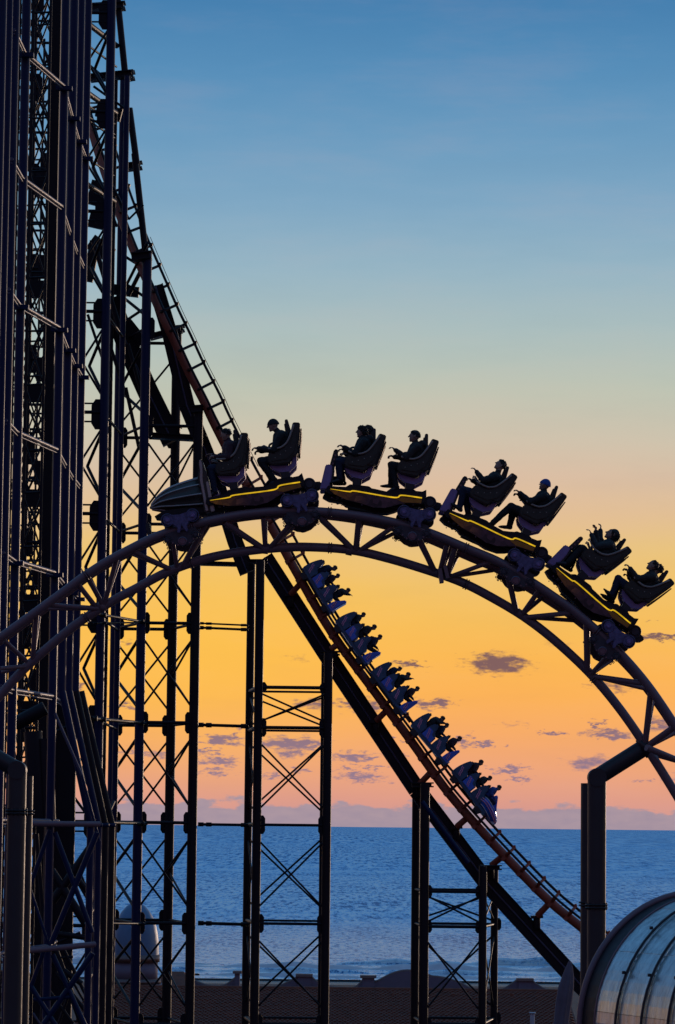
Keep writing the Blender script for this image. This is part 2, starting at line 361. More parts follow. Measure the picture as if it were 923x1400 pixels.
# ------------------------------------------------------------------ ground, beach, sea
def sheet(name, x0, x1, y0, y1, z, m, z1=None):
    return tag(mesh_obj(name, [(x0, y0, z), (x1, y0, z), (x1, y1, z if z1 is None else z1), (x0, y1, z if z1 is None else z1)], [(0, 1, 2, 3)], m), kind='structure')
sheet('ground', -1500, 1500, -600, 300, 0.0, ground_m)
sheet('promenade', -1500, 1500, 300.02, 330, 0.004, ground_m)
sea_wall = mesh_obj('sea_wall', [(-1500, 330, 0), (1500, 330, 0), (1500, 330, -4), (-1500, 330, -4)], [(0, 3, 2, 1)], ground_m); tag(sea_wall, kind='structure')
sheet('beach', -1500, 1500, 330.02, 420, -2.5, sand_m, -3.4)
def sea_mat():
    m = bpy.data.materials.new('dusk_sea_water'); m.use_nodes = True; t = m.node_tree; b = t.nodes['Principled BSDF']
    n = t.nodes.new; l = t.links.new
    geo = n('ShaderNodeNewGeometry')
    def noise(sx_, sy_, det=4, rough=.6):
        mp = n('ShaderNodeVectorMath'); mp.operation = 'MULTIPLY'; mp.inputs[1].default_value = (sx_, sy_, 1); l(geo.outputs['Position'], mp.inputs[0])
        k = n('ShaderNodeTexNoise'); k.inputs['Scale'].default_value = 1; k.inputs['Detail'].default_value = det; k.inputs['Roughness'].default_value = rough
        l(mp.outputs[0], k.inputs['Vector']); return k.outputs['Fac']
    def mth(op, a, b_=None, c=None):
        q = n('ShaderNodeMath'); q.operation = op
        for i, v in enumerate((a, b_, c)):
            if v is None: continue
            if isinstance(v, (int, float)): q.inputs[i].default_value = v
            else: l(v, q.inputs[i])
        return q.outputs[0]
    sp = n('ShaderNodeSeparateXYZ'); l(geo.outputs['Position'], sp.inputs[0])
    def past(d0, d1):
        q = n('ShaderNodeMapRange'); q.interpolation_type = 'SMOOTHSTEP'; l(sp.outputs[1], q.inputs[0]); q.inputs[1].default_value = d0; q.inputs[2].default_value = d1; return q.outputs[0]
    # ripples near the shore, longer wave trains farther out
    w1 = noise(.95, .22, 5, .78); w2 = noise(.60, .055, 5, .78); w3 = noise(.32, .014, 5, .78); w4 = noise(.12, .0026, 4, .7); w0 = noise(.05, .012, 2)
    def mixf(f, a, b_): 
        q = n('ShaderNodeMix'); l(f, q.inputs[0]); l(a, q.inputs[2]); l(b_, q.inputs[3]); return q.outputs[0]
    h = mixf(past(500, 800), w1, w2); h = mixf(past(1000, 1900), h, w3); h = mixf(past(2600, 5000), h, w4)
    h = mth('MULTIPLY_ADD', w0, .22, h); h = mth('MULTIPLY', h, 1 / 1.22)
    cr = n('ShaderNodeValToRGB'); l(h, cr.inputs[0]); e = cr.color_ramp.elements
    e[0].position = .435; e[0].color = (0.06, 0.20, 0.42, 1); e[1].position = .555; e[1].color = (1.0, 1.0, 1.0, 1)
    k = e.new(.485); k.color = (0.46, 0.76, 1.0, 1)  # reflected sky and glints are painted into the ripple colours
    # streaks of foam on the shallow water
    fs_ = noise(.045, .16, 5, .7); ft = n('ShaderNodeMapRange'); l(fs_, ft.inputs[0]); ft.inputs[1].default_value = .47; ft.inputs[2].default_value = .60
    sh = n('ShaderNodeMapRange'); sh.interpolation_type = 'SMOOTHSTEP'; l(sp.outputs[1], sh.inputs[0]); sh.inputs[1].default_value = 560; sh.inputs[2].default_value = 425
    fm = mth('MULTIPLY', mth('MULTIPLY', ft.outputs[0], sh.outputs[0]), .85)
    mf = n('ShaderNodeMix'); mf.data_type = 'RGBA'; l(fm, mf.inputs['Factor']); l(cr.outputs[0], mf.inputs[6]); mf.inputs[7].default_value = (1, 1, 1, 1)
    l(mf.outputs[2], b.inputs['Base Color'])
    bp = n('ShaderNodeBump'); bp.inputs['Strength'].default_value = .8; bp.inputs['Distance'].default_value = 1.5; l(h, bp.inputs['Height']); l(bp.outputs[0], b.inputs['Normal'])
    # the faces of waves running in to the shore lean towards the land
    tilt = n('ShaderNodeCombineXYZ'); tilt.inputs[1].default_value = -.27; tilt.inputs[2].default_value = .963; l(tilt.outputs[0], bp.inputs['Normal'])
    b.inputs['Metallic'].default_value = .6
    b.inputs['Roughness'].default_value = .3; b.inputs['IOR'].default_value = 1.33; b.inputs['Specular IOR Level'].default_value = .02
    return m
sea_m = sea_mat()
ys = [405, 430, 470, 520, 600, 750, 1000, 2000, 6000, 20000, 90000, 250000]
vs = []; fs = []
for y in ys:
    for x in (-1.2, 1.2): vs.append((x * max(1500, y), y, -3.0))
for i in range(len(ys) - 1): fs.append((2 * i, 2 * i + 1, 2 * i + 3, 2 * i + 2))
tag(mesh_obj('sea', vs, fs, sea_m), kind='structure')
# breaking waves near the shore: long low ridges of water
random.seed(3)
def breaker(y0, x0, x1, h, m):
    vs = []; fs = []; n = 90
    prof = [(-3.0, 0), (-1.6, .25), (-.5, .85), (0, 1), (.35, .75), (.6, .2), (.8, 0)]
    for i in range(n + 1):
        x = x0 + (x1 - x0) * i / n; k = math.sin(PI * i / n) ** .5; yy = y0 + 1.6 * math.sin(x * .07 + y0) + .7 * math.sin(x * .23 + y0 * 3)
        hh = h * k * (.75 + .35 * math.sin(x * .31 + y0) + .2 * math.sin(x * .9))
        for (q, z) in prof: vs.append((x, yy - q * 1.5, -3.05 + z * hh))
    P = len(prof)
    for i in range(n):
        for j in range(P - 1): fs.append((i * P + j, (i + 1) * P + j, (i + 1) * P + j + 1, i * P + j + 1))
    return mesh_obj('breaking_wave', vs, fs, m, None, True)
foam_m = mat('sea_foam', (1.0, 1.0, 1.0), 0.7, var=.5, scale=.6, bump=.5)
WV = [(412, -95, 62, .5, foam_m, 'long foaming wave nearest the beach, running along the shore'),
      (424, -80, 80, .6, sea_m, 'low blue swell just behind the foam at the shore'),
      (437, -22, 50, .85, foam_m, 'short foamy breaker behind the shore swell, between the trestles'),
      (452, 0, 74, 1.1, sea_m, 'tall dark breaking wave farthest out from the beach'),
      (446, -95, -16, .8, foam_m, 'foamy breaker off the domed pavilion at left')]
for (y, a, b, h, m, lb) in WV: tag(breaker(y, a, b, h, m), lb, 'wave', 'waves rolling in to the beach', 'thing')

# ------------------------------------------------------------------ near coaster: track of the front ride
YN = 61.0
TOP = [(-330,1180),(-240,1080),(-150,990),(-60,912),(-30,891),(0,872),(50,836),(87,809),(125,781),(162,759),(212,734),(250,722),(277,714),(326,704),(375,699),(431,699),(490,705),(547,716),(589,729),(637,749),(684,769),(723,793),(752,812),(792,841),(842,887),(885,936),(926,996),(960,1050),(990,1105),(1030,1190),(1070,1285),(1110,1390),(1150,1500)]
LOW = [(-330,1290),(-240,1185),(-150,1093),(-60,1012),(-30,984),(0,951),(37,911),(100,857),(150,824),(187,804),(229,782),(277,765),(326,755),(381,749),(424,748),(480,752),(533,764),(589,781),(631,796),(669,815),(716,843),(759,876),(806,920),(845,966),(882,1019),(926,1089),(960,1150),(1000,1232),(1036,1320),(1072,1415),(1110,1520)]
base = W(430, 750, YN + .5)
trk = empty('roller_coaster_track', base, 'near arching coaster track of plum grey tubes carrying the front train', 'coaster track')
tp = catmull([W(x, y, YN) for x, y in TOP], 6)
def off(x): return max(0, 7.0 * math.exp(-((x - 690) / 170.0) ** 2))
fp = catmull([W(x, y + off(x) + 4, YN + 1.1) for x, y in TOP], 6)
lp = catmull([W(x, y, YN + .55) for x, y in LOW], 6)
m1 = M_(YN)
sweep('running_rail', tp, 6.0 * m1, steel_purple, trk, 20)
sweep('running_rail', fp, 6.0 * m1, steel_purple, trk, 20)
sweep('spine_tube', lp, 6.3 * m1, steel_purple, trk, 20)
BR = [(6,876,35,903,3.2),(50,838,45,900,3.6),(0,914,35,911,3),(60,827,135,832,3.4),(107,799,131,830,3.6),(120,789,140,826,3.6),(160,762,142,828,3.4),(180,753,232,778,3.6),
 (234,727,242,776,3),(283,713,250,775,3.6),(307,714,357,748,4.2),(360,708,363,748,3.6),(398,716,370,748,3.6),(437,706,481,750,4.2),(491,708,487,751,4.4),(538,720,493,752,3.4),
 (572,735,593,779,4.2),(611,745,601,786,4.0),(622,749,611,788,4.0),(671,768,614,789,3.2),(695,790,706,836,4),(738,806,714,840,3.6),(781,838,720,844,3.4),(802,850,803,917,4.4),(832,895,808,922,3.2),
 (878,934,813,925,3.8),(890,944,882,1019,4.4),(922,994,884,1021,4.6),(884,1022,930,1041,4.6),(955,1042,930,1096,4.2),(955,1042,965,1160,4.2),(1000,1126,965,1160,4),(1000,1126,1005,1244,4.2),(1042,1220,1005,1244,4),(1042,1220,1042,1336,4.2),(1085,1325,1042,1336,4),(1085,1325,1080,1438,4.2),
 (-40,896,-60,1012,4),(-100,946,-60,1012,4),(-100,946,-150,1093,4),(-195,1034,-150,1093,4),(-195,1034,-240,1185,4),(-285,1130,-240,1185,4)]
for i, (a, b, c, d, w) in enumerate(BR):
    yy = YN + (0.0 if i % 2 == 0 else .9)
    tube('truss_brace', W(a, b, YN + .05), W(c, d, YN + .5), w * m1, steel_purple, trk, 12)
    # the matching brace to the far rail
    tube('truss_brace', W(a + 3, b + off(a) + 5, YN + 1.05), W(c, d, YN + .58), w * m1 * .85, steel_purple, trk, 12)
# joint flanges
bar('joint_plate', W(601, 778, YN + .3), W(604, 797, YN + .3), .075, .3, steel_purple, trk)
bar('joint_plate', W(608, 774, YN + .3), W(612, 791, YN + .3), .07, .3, steel_purple, trk)
for (x, y, x2, y2) in ((349, 741, 376, 741), (132, 822, 146, 841), (236, 773, 252, 788)):
    pass
for (x, y, dx, dy) in ((363, 750, .1, 1), (478, 752, .2, 1), (140, 829, -.5, 1)):
    p = W(x, y, YN + .55); d = Vector((dy, 0, -dx)).normalized()
    tube('joint_collar', p - d * .06, p + d * .06, 7.6 * m1, steel_purple, trk, 20)
for px_ in (118, 262, 452, 640, 815):
    for P_l, rr_ in ((tp, 6.0), (lp, 6.3)):
        i_ = min(range(1, len(P_l) - 1), key=lambda q: abs(P_l[q].x - W(px_, 760, YN).x)); d_ = (P_l[i_ + 1] - P_l[i_ - 1]).normalized()
        for off_ in (-.035, .012): tube('rail_joint', P_l[i_] + d_ * off_, P_l[i_] + d_ * (off_ + .022), (rr_ + 1.5) * m1, steel_purple, trk, 20)
def support(name, colx, coly, ex, ey, ax, ay, flange_y, label, side):
    """bent support: vertical pipe, mitred elbow, arm to the spine node; a second leg stands behind"""
    r = 12.8 * m1; p = W(colx, coly, YN + .6)
    root = empty(name, (p.x, p.y, 0), label, 'support column', 'pipe supports of the near track')
    e = W(ex, ey, YN + .6); e.x = p.x
    a = W(ax, ay, YN + .6)
    tube('column', (p.x, p.y, 0), (p.x, p.y, e.z), r, steel_black, root, 40)
    bm = bmesh.new(); bmesh.ops.create_uvsphere(bm, u_segments=32, v_segments=16, radius=r * 1.0)
    me = bpy.data.meshes.new('elbow'); bm.to_mesh(me); bm.free(); me.materials.append(steel_black)
    me.polygons.foreach_set('use_smooth', [True] * len(me.polygons))
    o = bpy.data.objects.new('elbow', me); link(o, root); o.location = rloc((p.x, p.y, e.z), root)
    o2 = tube('end_cap', (p.x, p.y - r * 1.12, e.z), (p.x, p.y + r * 1.12, e.z), r * .97, steel_black, root, 40)
    d = (a - Vector((p.x, p.y, e.z))).normalized()
    tube('arm', (p.x, p.y, e.z), a, r * .92, steel_black, root, 40)
    tube('arm_flange', a - d * .12, a + d * .03, r * 1.12, steel_black, root, 40)
    zf = W(colx, flange_y, YN + .6).z
    for dz in (-.045, .012): tube('pipe_flange', (p.x, p.y, zf + dz), (p.x, p.y, zf + dz + .033), r * 1.2, steel_black, root, 32)
    for k in range(10):
        t = 2 * PI * k / 10; q = Vector((p.x + 1.08 * r * math.cos(t), p.y + 1.08 * r * math.sin(t), zf - .07))
        tube('flange_bolt', q, q + Vector((0, 0, .14)), .014, steel_black, root, 6)
    # rear leg of the pair, a little further back
    q = W(colx + side, coly, YN + 2.4)
    tube('rear_leg', (q.x, q.y, 0), (q.x, q.y, W(ex, ey + 8, YN + 2.4).z), r * .8, steel_black, root, 32)
    for dz in (-.045, .012): tube('pipe_flange', (q.x, q.y, zf + dz), (q.x, q.y, zf + dz + .033), r * 1.0, steel_black, root, 24)
    return root
support('pipe_support', 815.8, 1150, 816, 1063, 884, 1020, 1239, 'black bent pipe column at right whose arm holds the near track', -12)
support('pipe_support', 22, 1150, 25, 1053, -60, 1003, 1110, 'black bent pipe column at the left edge with a lit elbow', 12)

# ------------------------------------------------------------------ near train
U = 1 / 72.1
def L2(pts): return [(x * U, z * U) for x, z in pts]
def build_bogie(parent):
    # carrier plates on the near and far side, big running wheels, small guide wheels under the rail
    prt = empty('wheel_carrier', (0, 0, 0)); prt.parent = parent
    for sy in (-1, 1):
        y = .55 * sy if sy > 0 else -.50; yo = -.13 if sy < 0 else .13
        butterfly = [(-24,4),(-21,7.5),(-14,7.5),(-7,6.5),(0,5.5),(7,6.5),(14,7.5),(21,7.5),(24,4),(23,-3),(18,-6),(12,-6),(9,-9),(7,-12),(8,-18),(5,-20),(2,-14),(0,-9),(-2,-14),(-4,-20),(-8,-18),(-6,-12),(-9,-9),(-12,-6),(-18,-6),(-23,-3)]
        prism('carrier_plate', L2(butterfly), y + yo * 1.75 - .025, y + yo * 1.75 + .025, bogie_metal, prt, .010)
        for cx in (-17.5, 17.5):
            disc('running_wheel', cx * U, 1 * U, y + yo * 1.1, 9.4 * U, .10, wheel_black, prt, 24, 6)
            disc('wheel_hub', cx * U, 1 * U, y + yo * 2.0, 3.2 * U, .04, purple_metal, prt, 18, 5)
            g, f = sweep_geo([Vector(((cx + 8.6 * math.cos(q * PI / 12)) * U, y + yo * 2.0, (1 + 8.6 * math.sin(q * PI / 12)) * U)) for q in range(25)], .006, 6); mesh_obj('rim_ring', g, f, bogie_metal, prt, True)
        low = [(-20,-17),(-21,-24),(-17,-33),(-10,-38),(0,-41),(10,-39),(18,-34),(22,-26),(20,-17),(10,-15),(0,-19),(-10,-15)]
        prism('under_rail_plate', L2([(x - 2, z + 3) for x, z in low]), y + yo * .8 - .025, y + yo * .8 + .025, wheel_black, prt, .008)
        for cx in (-19, 15):
            disc('guide_wheel', (cx * 1.15 - 1) * U, -25 * U, y + yo * 1.0, 4.4 * U, .06, wheel_black, prt, 18, 6)
            for q in range(7):
                a_ = 2 * PI * q / 7; c_ = Vector(((cx * 1.15 - 1 + 5.3 * math.cos(a_)) * U, y + yo * 1.0, (-25 + 5.3 * math.sin(a_)) * U))
                g, f = sweep_geo([c_ + Vector((.018 * math.cos(w_ * PI / 4), 0, .018 * math.sin(w_ * PI / 4))) for w_ in range(9)], .009, 5, caps=False); mesh_obj('lug_ring', g, f, wheel_black, prt, True)
        disc('up_stop_wheel', -3 * U, -31 * U, y + yo * 1.1, 6.5 * U, .07, wheel_rim, prt, 18, 5)
        for k in range(7):
            a = PI + PI * (k + .5) / 7; q = Vector(((-2 + 18.5 * math.cos(a)) * U, y + yo * .8 - .04, (-21 + 15 * math.sin(a)) * U))
            tube('carrier_bolt', q, q + Vector((0, .05, 0)), .017, wheel_rim, prt, 8)
        prism('clamp_block', L2([(-6,-6),(6,-6),(5,-16),(-5,-16)]), y + yo * 1.2 - .04, y + yo * 1.2 + .04, bogie_metal, prt, .01)
    tube('axle', (-17.5 * U, -.66, 1 * U), (-17.5 * U, .70, 1 * U), .045, wheel_black, prt, 12)
    tube('axle', (17.5 * U, -.66, 1 * U), (17.5 * U, .70, 1 * U), .045, wheel_black, prt, 12)
    return prt
def build_seat(parent, ox, yc):
    o = lambda P: L2([(x + ox, z) for x, z in P])
    w = .25
    # bucket shell: deep black cushion with rounded wings
    shell = [(-33,58),(-32,68),(-27,74),(-16,72),(-8,75),(1,85),(7,97.5),(11,106),(20,104),(19.8,97),(14,78),(9,61),(1,60),(-4,52),(-27,54)]
    s = prism('seat', o(shell), yc - w, yc + w, seat_black, parent, .022)
    prism('seat_bracket', o([(-32.5,56),(-28,48.5),(-19.5,43),(-7,41),(5,49),(8,61.5),(1.5,61.5),(-1.5,52.5),(-5,50),(-17.5,52.5)]), yc - .10, yc + .10, purple_metal, s, .010)
    prism('pedestal', o([(-19.5,44),(-17.8,31),(-20,28),(-4,28),(-7,31),(-6.6,43)]), yc - .11, yc + .11, steel_black, s, .012)
    for sy in (-1, 1):
        prism('side_pad', o([(-28,59),(-27,66),(-16,67),(-6,68),(3,79),(9,92),(14,93),(11,79),(5,66),(-6,58)]), yc + sy * (w + .008) - .012, yc + sy * (w + .008) + .012, seat_black, s, .008)
        for q in range(4):
            v = Vector(((-22 + q * 8 + ox) * U, yc + sy * (w + .02), (63 + q * 3.2) * U)); tube('pad_stud', v, v + Vector((0, sy * .012, 0)), .010, strap_grey, s, 6)
    prism('back_plate', o([(10,64),(15,79),(20.5,97),(22,96.5),(17.5,79),(13,64)]), yc - .16, yc + .16, steel_black, s, .006)
    prism('headrest', o([(9.5,99),(10.5,106.5),(12,107.5),(20.5,105.5),(21,102.5),(19,97)]), yc - .15, yc + .15, seat_black, s, .02)
    for sy in (-1, 1):
        pts = catmull([Vector(((x + ox) * U, yc + sy * (w + .012), z * U)) for x, z in ((-29,77.5),(-24,76),(-16,75.4),(-10,76.2),(-3,80),(2,86),(7,94),(12,103))], 4)
        vs, fs = sweep_geo(pts, .019, 8); mesh_obj('restraint_edge', vs, fs, strap_grey, s, True)
    pts = [Vector(((x + ox) * U, yc, z * U)) for x, z in ((-22,72),(-27,78),(-26,84),(-20,86))]
    vs, fs = sweep_geo(catmull(pts, 4), .022, 10); mesh_obj('lap_bar', vs, fs, steel_black, s, True)
    for sy in (-1, 1):
        vs, fs = sweep_geo([Vector(((-25 + ox) * U, yc + sy * .05, 78 * U)), Vector(((-34 + ox) * U, yc + sy * .12, 84 * U)), Vector(((-37 + ox) * U, yc + sy * .12, 83 * U))], .014, 8)
        mesh_obj('grab_handle', vs, fs, strap_grey, s, True)
    return s
def build_post(parent, ox, yc):
    p = prism('rear_post', L2([(ox + 3, 92), (ox + 1.0, 115), (ox + 2.0, 117.5), (ox + 5.2, 117.5), (ox + 5.8, 116), (ox + 8, 92)]), yc - .05, yc + .05, steel_black, parent, .008)
    prism('post_pad', L2([(ox - 1, 98), (ox - .5, 112), (ox + 3, 112), (ox + 5, 97)]), yc - .07, yc + .04, seat_black, p, .01)
deck = [(-128,20),(-125,27),(-112,27),(-96,28),(-88,31),(-60,29),(-44,27),(-36,29),(-30,31),(-14,32),(-4,31),(5,32),(10,35),(11,26),(9,16),(2,12),(-18,10),(-30,3),(-40,-2),(-58,-3),(-75,1),(-98,2),(-104,7),(-122,9),(-131,13)]
def build_car(front_post):
    root = bpy.data.objects.new('coaster_car', None); C.objects.link(root); root.empty_display_size = .2
    prism('deck', L2([(-128,20),(-125,27),(-112,27),(-96,28),(-88,31),(-60,29),(-44,27),(-36,29),(-30,31),(-14,32),(-4,31),(5,32),(10,35),(11,26),(9,17),(2,15),(-18,15),(-34,14),(-90,15),(-104,17),(-122,16)]), -.62, .62, car_black, root)
    prism('chassis', L2([(-131,13),(-128,20),(-100,19),(-30,18),(8,18),(2,12),(-18,10),(-30,3),(-40,-1),(-58,-2),(-75,2),(-98,4),(-104,8),(-122,9)]), -.30, .10, car_black, root)
    for q in range(5): tube('cross_member', ((-110 + q * 22) * U, -.58, 13 * U), ((-110 + q * 22) * U, .58, 13 * U), .035, steel_black, root, 8)
    tube('air_tank', (-95 * U, .25, 9 * U), (-45 * U, .25, 7 * U), .09, steel_black, root, 14)
    tube('hydraulic_hose', (-120 * U, -.35, 12 * U), (-20 * U, -.35, 8 * U), .02, wheel_black, root, 8)
    stripe = [(-121,22.5),(-95,21.4),(-86,23),(-33,19.6),(-23,23.7),(5,22.9)]
    for sy in (-1, 1):
        y = sy * .645
        vs, fs = sweep_geo(catmull([Vector((x * U, y, z * U)) for x, z in stripe], 5), [.004 + .009 * min(1, k / 6) for k in range(26)], 8)
        mesh_obj('light_strip', vs, fs, led_yellow, root, True)
        prism('side_panel', L2([(-122,21),(-95,19.6),(-86,21),(-33,17.6),(-23,21.5),(5,21),(5,15),(-20,13.5),(-30,9),(-44,4),(-60,3),(-78,7),(-98,10),(-115,16)]), y - .012, y + .012, mosaic_m, root)
        prism('end_panel', L2([(-31,17.5),(-22,21),(5,20.5),(5,15.5),(-20,14)]), y - .018, y + .018, MATS['amber_end_paint'], root, .004)
        prism('deck_plate', L2([(-30,31),(-26,34),(-6,34),(-2,31)]), sy * .45 - .1, sy * .45 + .1, car_black, root, .01)
        for k in range(9): 
            q = Vector(((-118 + k * 14) * U, sy * .63, (11 if k < 3 else 5 if k < 6 else 12) * U))
            tube('body_bolt', q, q + Vector((0, sy * .02, 0)), .012, wheel_rim, root, 6)
    for ox in (-73, 0):
        for yc in (-.33, .33): build_seat(root, ox, yc)
        build_post(root, ox, .02)
        prism('seat_plinth', L2([(ox - 28, 28), (ox - 22, 32.5), (ox + 4, 32.5), (ox + 10, 29)]), -.55, .55, car_black, root, .01)
    build_bogie(root)
    prism('coupling', L2([(4,14),(28,11),(34,16),(34,22),(20,24),(6,26)]), -.16, .16, steel_black, root, .02)
    disc('coupling_wheel', 17 * U, 20 * U, -.3, 9 * U, .14, wheel_black, root, 20, 0)
    if front_post:
        for yc in (-.30, .30):
            p = prism('front_guard', L2([(-136,22),(-131.5,56),(-129,58),(-122,57),(-121,46),(-123,24)]), yc - .14, yc + .14, purple_metal, root, .015)
            prism('guard_blade', L2([(-126,56),(-122,79),(-119,81),(-115.5,79),(-117,66),(-121,55)]), yc - .05, yc + .05, steel_black, p, .012)
            prism('guard_back', L2([(-124,24),(-121.5,56),(-118.5,56),(-119,24)]), yc - .12, yc + .12, steel_black, p, .01)
            for zz in (60, 66, 72):
                q = Vector(((-121.5 + (zz - 60) * .18) * U, yc - .053, zz * U)); tube('guard_bolt', q, q + Vector((0, -.006, 0)), .02, wheel_rim, p, 10)
            tube('foot_bar', ((-122) * U, yc, 38 * U), ((-116) * U, yc, 37 * U), .03, steel_black, p, 10)
    return root
mat('amber_end_paint', (0.5, 0.17, 0.01), 0.4, var=.4, scale=12)
CARS = [((410, 683), 12.0, 'first two-row car, directly behind the pointed nose of the near train'),
        ((569.5, 703.5), -5.2, 'second car of the near train, level at the crest of the track'),
        ((718.7, 767), -21.0, 'third car of the near train, whose rear rider wears a blue beanie'),
        ((844, 868), -36.6, 'rearmost, steepest car of the near train, its front riders raising their hands')]
YC = YN + .55
protos = {}
cars = []
for i, ((ox, oy), t, lb) in enumerate(CARS):
    if i == 0: o = build_car(False)
    elif i == 1: o = build_car(True); protos['b'] = o
    else: o = dup(protos['b'])
    p = W(ox, oy, YN); o.location = (p.x * YC / YN, YC, CAM.z + (p.z - CAM.z) * 1.0)
    o.location.x = p.x; o.rotation_euler = (0, -R_(t), 0)
    tag(o, lb, 'coaster car', 'cars of the near train'); cars.append(o)
# lead nose
nz_ = empty('coaster_nose', (0, 0, 0), 'ribbed silver pointed nose leading the near train, with upright shield', 'coaster nose')
p = W(247, 710, YN); nz_.location = (p.x, YC, p.z); nz_.rotation_euler = (0, -R_(12), 0)
sec = [(-40,28,1.0,.03),(-37,28.5,3.6,.07),(-31,30,7.5,.15),(-23,31.5,12,.24),(-10,31.5,17.5,.35),(4,31,21,.43),(20,30,24,.50),(35,29,26,.54)]
NS = 48; vs = []; fs = []
for (x, zc, h, hy) in sec:
    for k in range(NS):
        t = 2 * PI * k / NS; rib = 1 + .045 * math.cos(12 * t)
        vs.append((x * U, hy * math.cos(t) * rib, (zc + h * math.sin(t) * rib) * U))
for i in range(len(sec) - 1):
    for k in range(NS): j = (k + 1) % NS; fs.append((i * NS + k, i * NS + j, (i + 1) * NS + j, (i + 1) * NS + k))
fs.append(tuple(range(NS - 1, -1, -1))); fs.append(tuple(range((len(sec) - 1) * NS, len(sec) * NS)))
shell = mesh_obj('nose_shell', vs, fs, nose_dark, nz_, True)
for k in range(12):
    t = 2 * PI * (k + .0) / 12
    pts = [Vector((x * U, hy * 1.045 * math.cos(t), (zc + h * 1.045 * math.sin(t)) * U)) for (x, zc, h, hy) in sec[1:]]
    g, f = sweep_geo(catmull(pts, 4), .016, 8); mesh_obj('nose_rib', g, f, nose_metal, shell, True)
prism('shield', L2([(34,2),(34,54),(37,60),(39,74),(42,78),(45,76),(46,64),(48,52),(47,20),(46,2)]), -.52, .52, nose_dark, nz_, .03)
prism('shield_rim', L2([(36,4),(36.5,50),(39,60),(40,74),(42.5,76),(44,70),(42,58),(40,46),(39.5,4)]), -.555, -.50, nose_metal, nz_, .012)
prism('shield_edge', L2([(43,2),(44,44),(47.5,44),(48.5,2)]), -.56, -.49, nose_metal, nz_, .012)
for a, b in ((48, 60),): pass
prism('nose_chassis', L2([(-36,12),(-20,7),(20,4),(60,0),(60,8),(30,14),(-20,18)]), -.4, .4, car_black, nz_, .02)
prism('foot_rest', L2([(48,22),(52,56),(56,56),(58,24),(64,18),(64,14),(48,14)]), -.40, .40, purple_metal, nz_, .015)
build_bogie(nz_)
tube('front_buffer', (-46 * U, 0, -4 * U), (-24 * U, 0, 2 * U), .085, steel_black, nz_, 16)
prism('buffer_plate', L2([(-50,-12),(-50,6),(-44,8),(-44,-11)]), -.2, .2, steel_black, nz_, .02)

# ------------------------------------------------------------------ riders
def ring_loft(bm, rings, n=14):
    """rings: (centre, axis, rx, ry, up) closed ends"""
    R = []
    for (c, ax, a, b, side) in rings:
        ax = Vector(ax).normalized(); s = Vector(side); s = (s - ax * s.dot(ax)).normalized(); u = ax.cross(s)
        R.append([bm.verts.new(Vector(c) + s * (b * math.cos(2 * PI * k / n)) + u * (a * math.sin(2 * PI * k / n))) for k in range(n)])
    for A, B in zip(R, R[1:]):
        for k in range(n): j = (k + 1) % n; bm.faces.new((A[k], A[j], B[j], B[k]))
    bm.faces.new(R[0][::-1]); bm.faces.new(R[-1])
def capsule(bm, p, q, r0, r1, n=12, segs=None, mi=0):
    p = Vector(p); q = Vector(q); d = (q - p).normalized(); side = Vector((0, 1, 0)) if abs(d.y) < .9 else Vector((1, 0, 0))
    rings = []
    for t in (-.98, -.75, -.4, 0): rings.append((p + d * r0 * t, d, r0 * math.sqrt(max(.02, 1 - t * t)), r0 * math.sqrt(max(.02, 1 - t * t)), side))
    for t in (0, .4, .75, .98): rings.append((q + d * r1 * t, d, r1 * math.sqrt(max(.02, 1 - t * t)), r1 * math.sqrt(max(.02, 1 - t * t)), side))
    ring_loft(bm, rings, n)
    if segs is not None: segs.append((p, q, r0, r1, mi))
